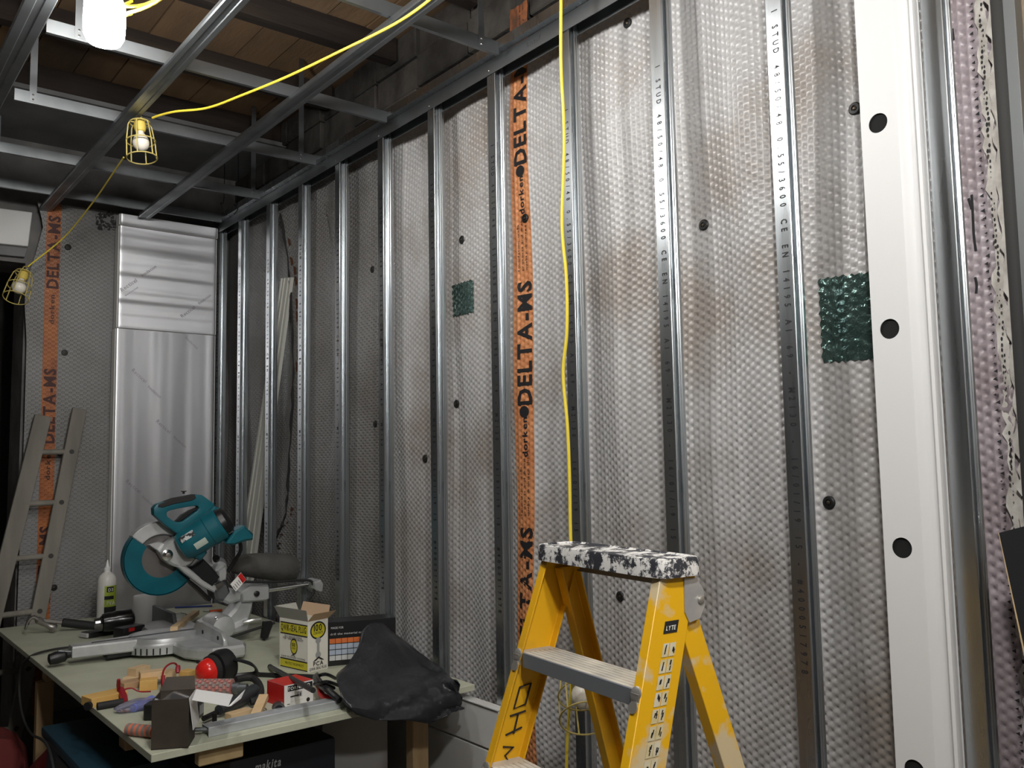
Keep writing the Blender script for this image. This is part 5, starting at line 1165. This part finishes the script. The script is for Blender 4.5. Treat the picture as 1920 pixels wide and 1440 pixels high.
# steps
for k, zs_ in enumerate((1.172, .935, .70, .465, .23)):
    x0 = fr(zs_)+.004; x1 = x0+.074*LK; yw = hw(zs_)-.004
    s = MB().prism([LP(x0, -yw, zs_-.003), LP(x1, -yw, zs_-.003), LP(x1, yw, zs_-.003), LP(x0, yw, zs_-.003)], (0, 0, .003)).build('step', TREAD, sl, smooth=0)
    MB().prism([LP(x0-.004, -yw+.022, zs_-.032), LP(x0-.004, yw-.022, zs_-.032), LP(x0-.004, yw-.022, zs_), LP(x0-.004, -yw+.022, zs_)], ROT @ Vector((.004, 0, 0))).build('step_face', STEPF, s, bevel=.001)
    MB().prism([LP(x1, -yw+.022, zs_-.03), LP(x1, yw-.022, zs_-.03), LP(x1, yw-.022, zs_-.003), LP(x1, -yw+.022, zs_-.003)], ROT @ Vector((.003, 0, 0))).build('step_back', STEPF, s)
    g = MB()
    for q in range(6): u = x0+(x1-x0)*(.12+.15*q); g.prism([LP(u, -yw+.03, zs_), LP(u+.003, -yw+.03, zs_), LP(u+.003, yw-.03, zs_), LP(u, yw-.03, zs_)], (0, 0, .0016))
    g.build('tread_ribs', TREAD, s, smooth=0)['kind'] = 'stuff'
    for sgn in (-1, 1):
        pl_ = MB().lathe([(.0135, 0), (.0135, .003), (.012, .004)], axis_matrix(LP(fr(zs_-.006), sgn*(hw(zs_)-.012), zs_-.006), ROT @ Vector((-1, 0, .33))), 14)
        pl_.cbox(LP(fr(zs_-.016), sgn*(hw(zs_)-.012), zs_-.016), (.004, .022, .022), R_(-7)); pl_.lathe([(.0115, 0), (.0115, .003)], axis_matrix(LP(fr(zs_-.030), sgn*(hw(zs_)-.012), zs_-.030), ROT @ Vector((-1, 0, .33))), 14)
        rp = pl_.build('rivet_plate', mat('zinc_plate', (.50, .48, .44), .4, .8), s)
        for dz in (-.004, -.028): MB().lathe([(.0062, .003), (.006, .006), (.003, .008)], axis_matrix(LP(fr(zs_+dz), sgn*(hw(zs_)-.012), zs_+dz), ROT @ Vector((-1, 0, .33))), 10).build('rivet', mat('dark_rivet', (.20, .19, .18), .4, .8), rp) if False else None
# hinge plate on the near side
hp_ = [(.050*LK, ZT-.006), (.078*LK, ZT-.008), (.091*LK, ZT-.030), (.092*LK, ZT-.062), (.078*LK, ZT-.085), (.054*LK, ZT-.090), (.046*LK, ZT-.07)]
for sgn in (-1, 1):
    m_ = MB().prism([LP(x, sgn*(hw(z)+.001), z) for x, z in hp_], ROT @ Vector((0, sgn*.003, 0))); h_ = m_.build('hinge_plate', mat('grey_hinge', (.42, .42, .42), .45, .5, (.55, .54, .52), 14), sl, smooth=0)
    MB().lathe([(.008, 0), (.008, .004), (.005, .006)], axis_matrix(LP(.082*LK, sgn*(hw(ZT-.050)+.004), ZT-.050), ROT @ Vector((0, sgn, 0))), 12).build('rivet', MATS['zinc_plate'], h_)
for sgn in (-1, 1):
    for x_, y_ in ((fr(0)+.04*LK, sgn*(hw(0)-.012)), (rx(0)+.02*LK, sgn*(hw(0)-.024))): MB().cbox(LP(x_, y_, .012), (.075, .04, .024), R_(-7)).build('rubber_foot', BLACKR, sl, bevel=.004)
# badge, pictogram stickers on the near rail
def RP(u, z, off=.0012): x = fr(z)+u*LK; return LP(x, -hw(z)-off, z)
def sticker(u0, u1, z0, z1, m, name, off=.0012, parent=None):
    return MB().prism([RP(u0, z0, off), RP(u1, z0, off), RP(u1, z1, off), RP(u0, z1, off)], ROT @ Vector((0, -.0004, 0))).build(name, m, parent or railR, smooth=0)
bdg = sticker(.026, .056, 1.268, 1.290, INK, 'badge')
g = MB(); c = RP(.041, 1.2735, .002); lettering(g, 'LYTE', c, ROT @ Vector((1, 0, 0)), (FS*.9, 0, 1), .012, bold=1, width=.025); g.build('printed_lettering', MATS['white_print'], bdg, recalc=False)
STK = mat('sticker_cream', (.66, .62, .48), .5, 0, (.60, .50, .25), 30, 4)
rng = random.Random(8)
for r in range(11):
    for q in range(2):
        z1 = 1.250-r*.0285; u0 = .030+q*.0150
        s = sticker(u0, u0+.0130, z1-.024, z1, STK, 'pictogram_sticker')
        g = MB(); cz = z1-.012
        for k in range(3):
            u = u0+.004+rng.uniform(0, .005); z = cz+rng.uniform(-.006, .006); g.prism([RP(u, z-.004, .0018), RP(u+.0022, z-.004, .0018), RP(u+.0030, z+.004, .0018), RP(u+.0008, z+.004, .0018)], ROT @ Vector((0, -.0003, 0)))
        g.build('pictogram', INK, s)['kind'] = 'stuff'
sticker(.030, .058, .870, .925, mat('yellow_sticker', (.70, .50, .12), .5, 0, (.60, .55, .40), 30), 'warning_sticker')
# marker strokes inside the far rail
g = MB()
def IP(u, z): return LP(fr(z)+u*LK, hw(z)-.0065, z)
for pts in ([(.030, 1.09), (.055, 1.095), (.055, 1.05), (.030, 1.045), (.030, 1.09)], [(.026, 1.03), (.060, 1.035)], [(.028, .99), (.062, 1.0)], [(.044, 1.03), (.046, .99)], [(.030, .965), (.055, .96), (.040, .945), (.058, .925), (.030, .915)]):
    g.tube([IP(u, z) for u, z in pts], .0022, 6)
g.build('marker_strokes', INK, railL)
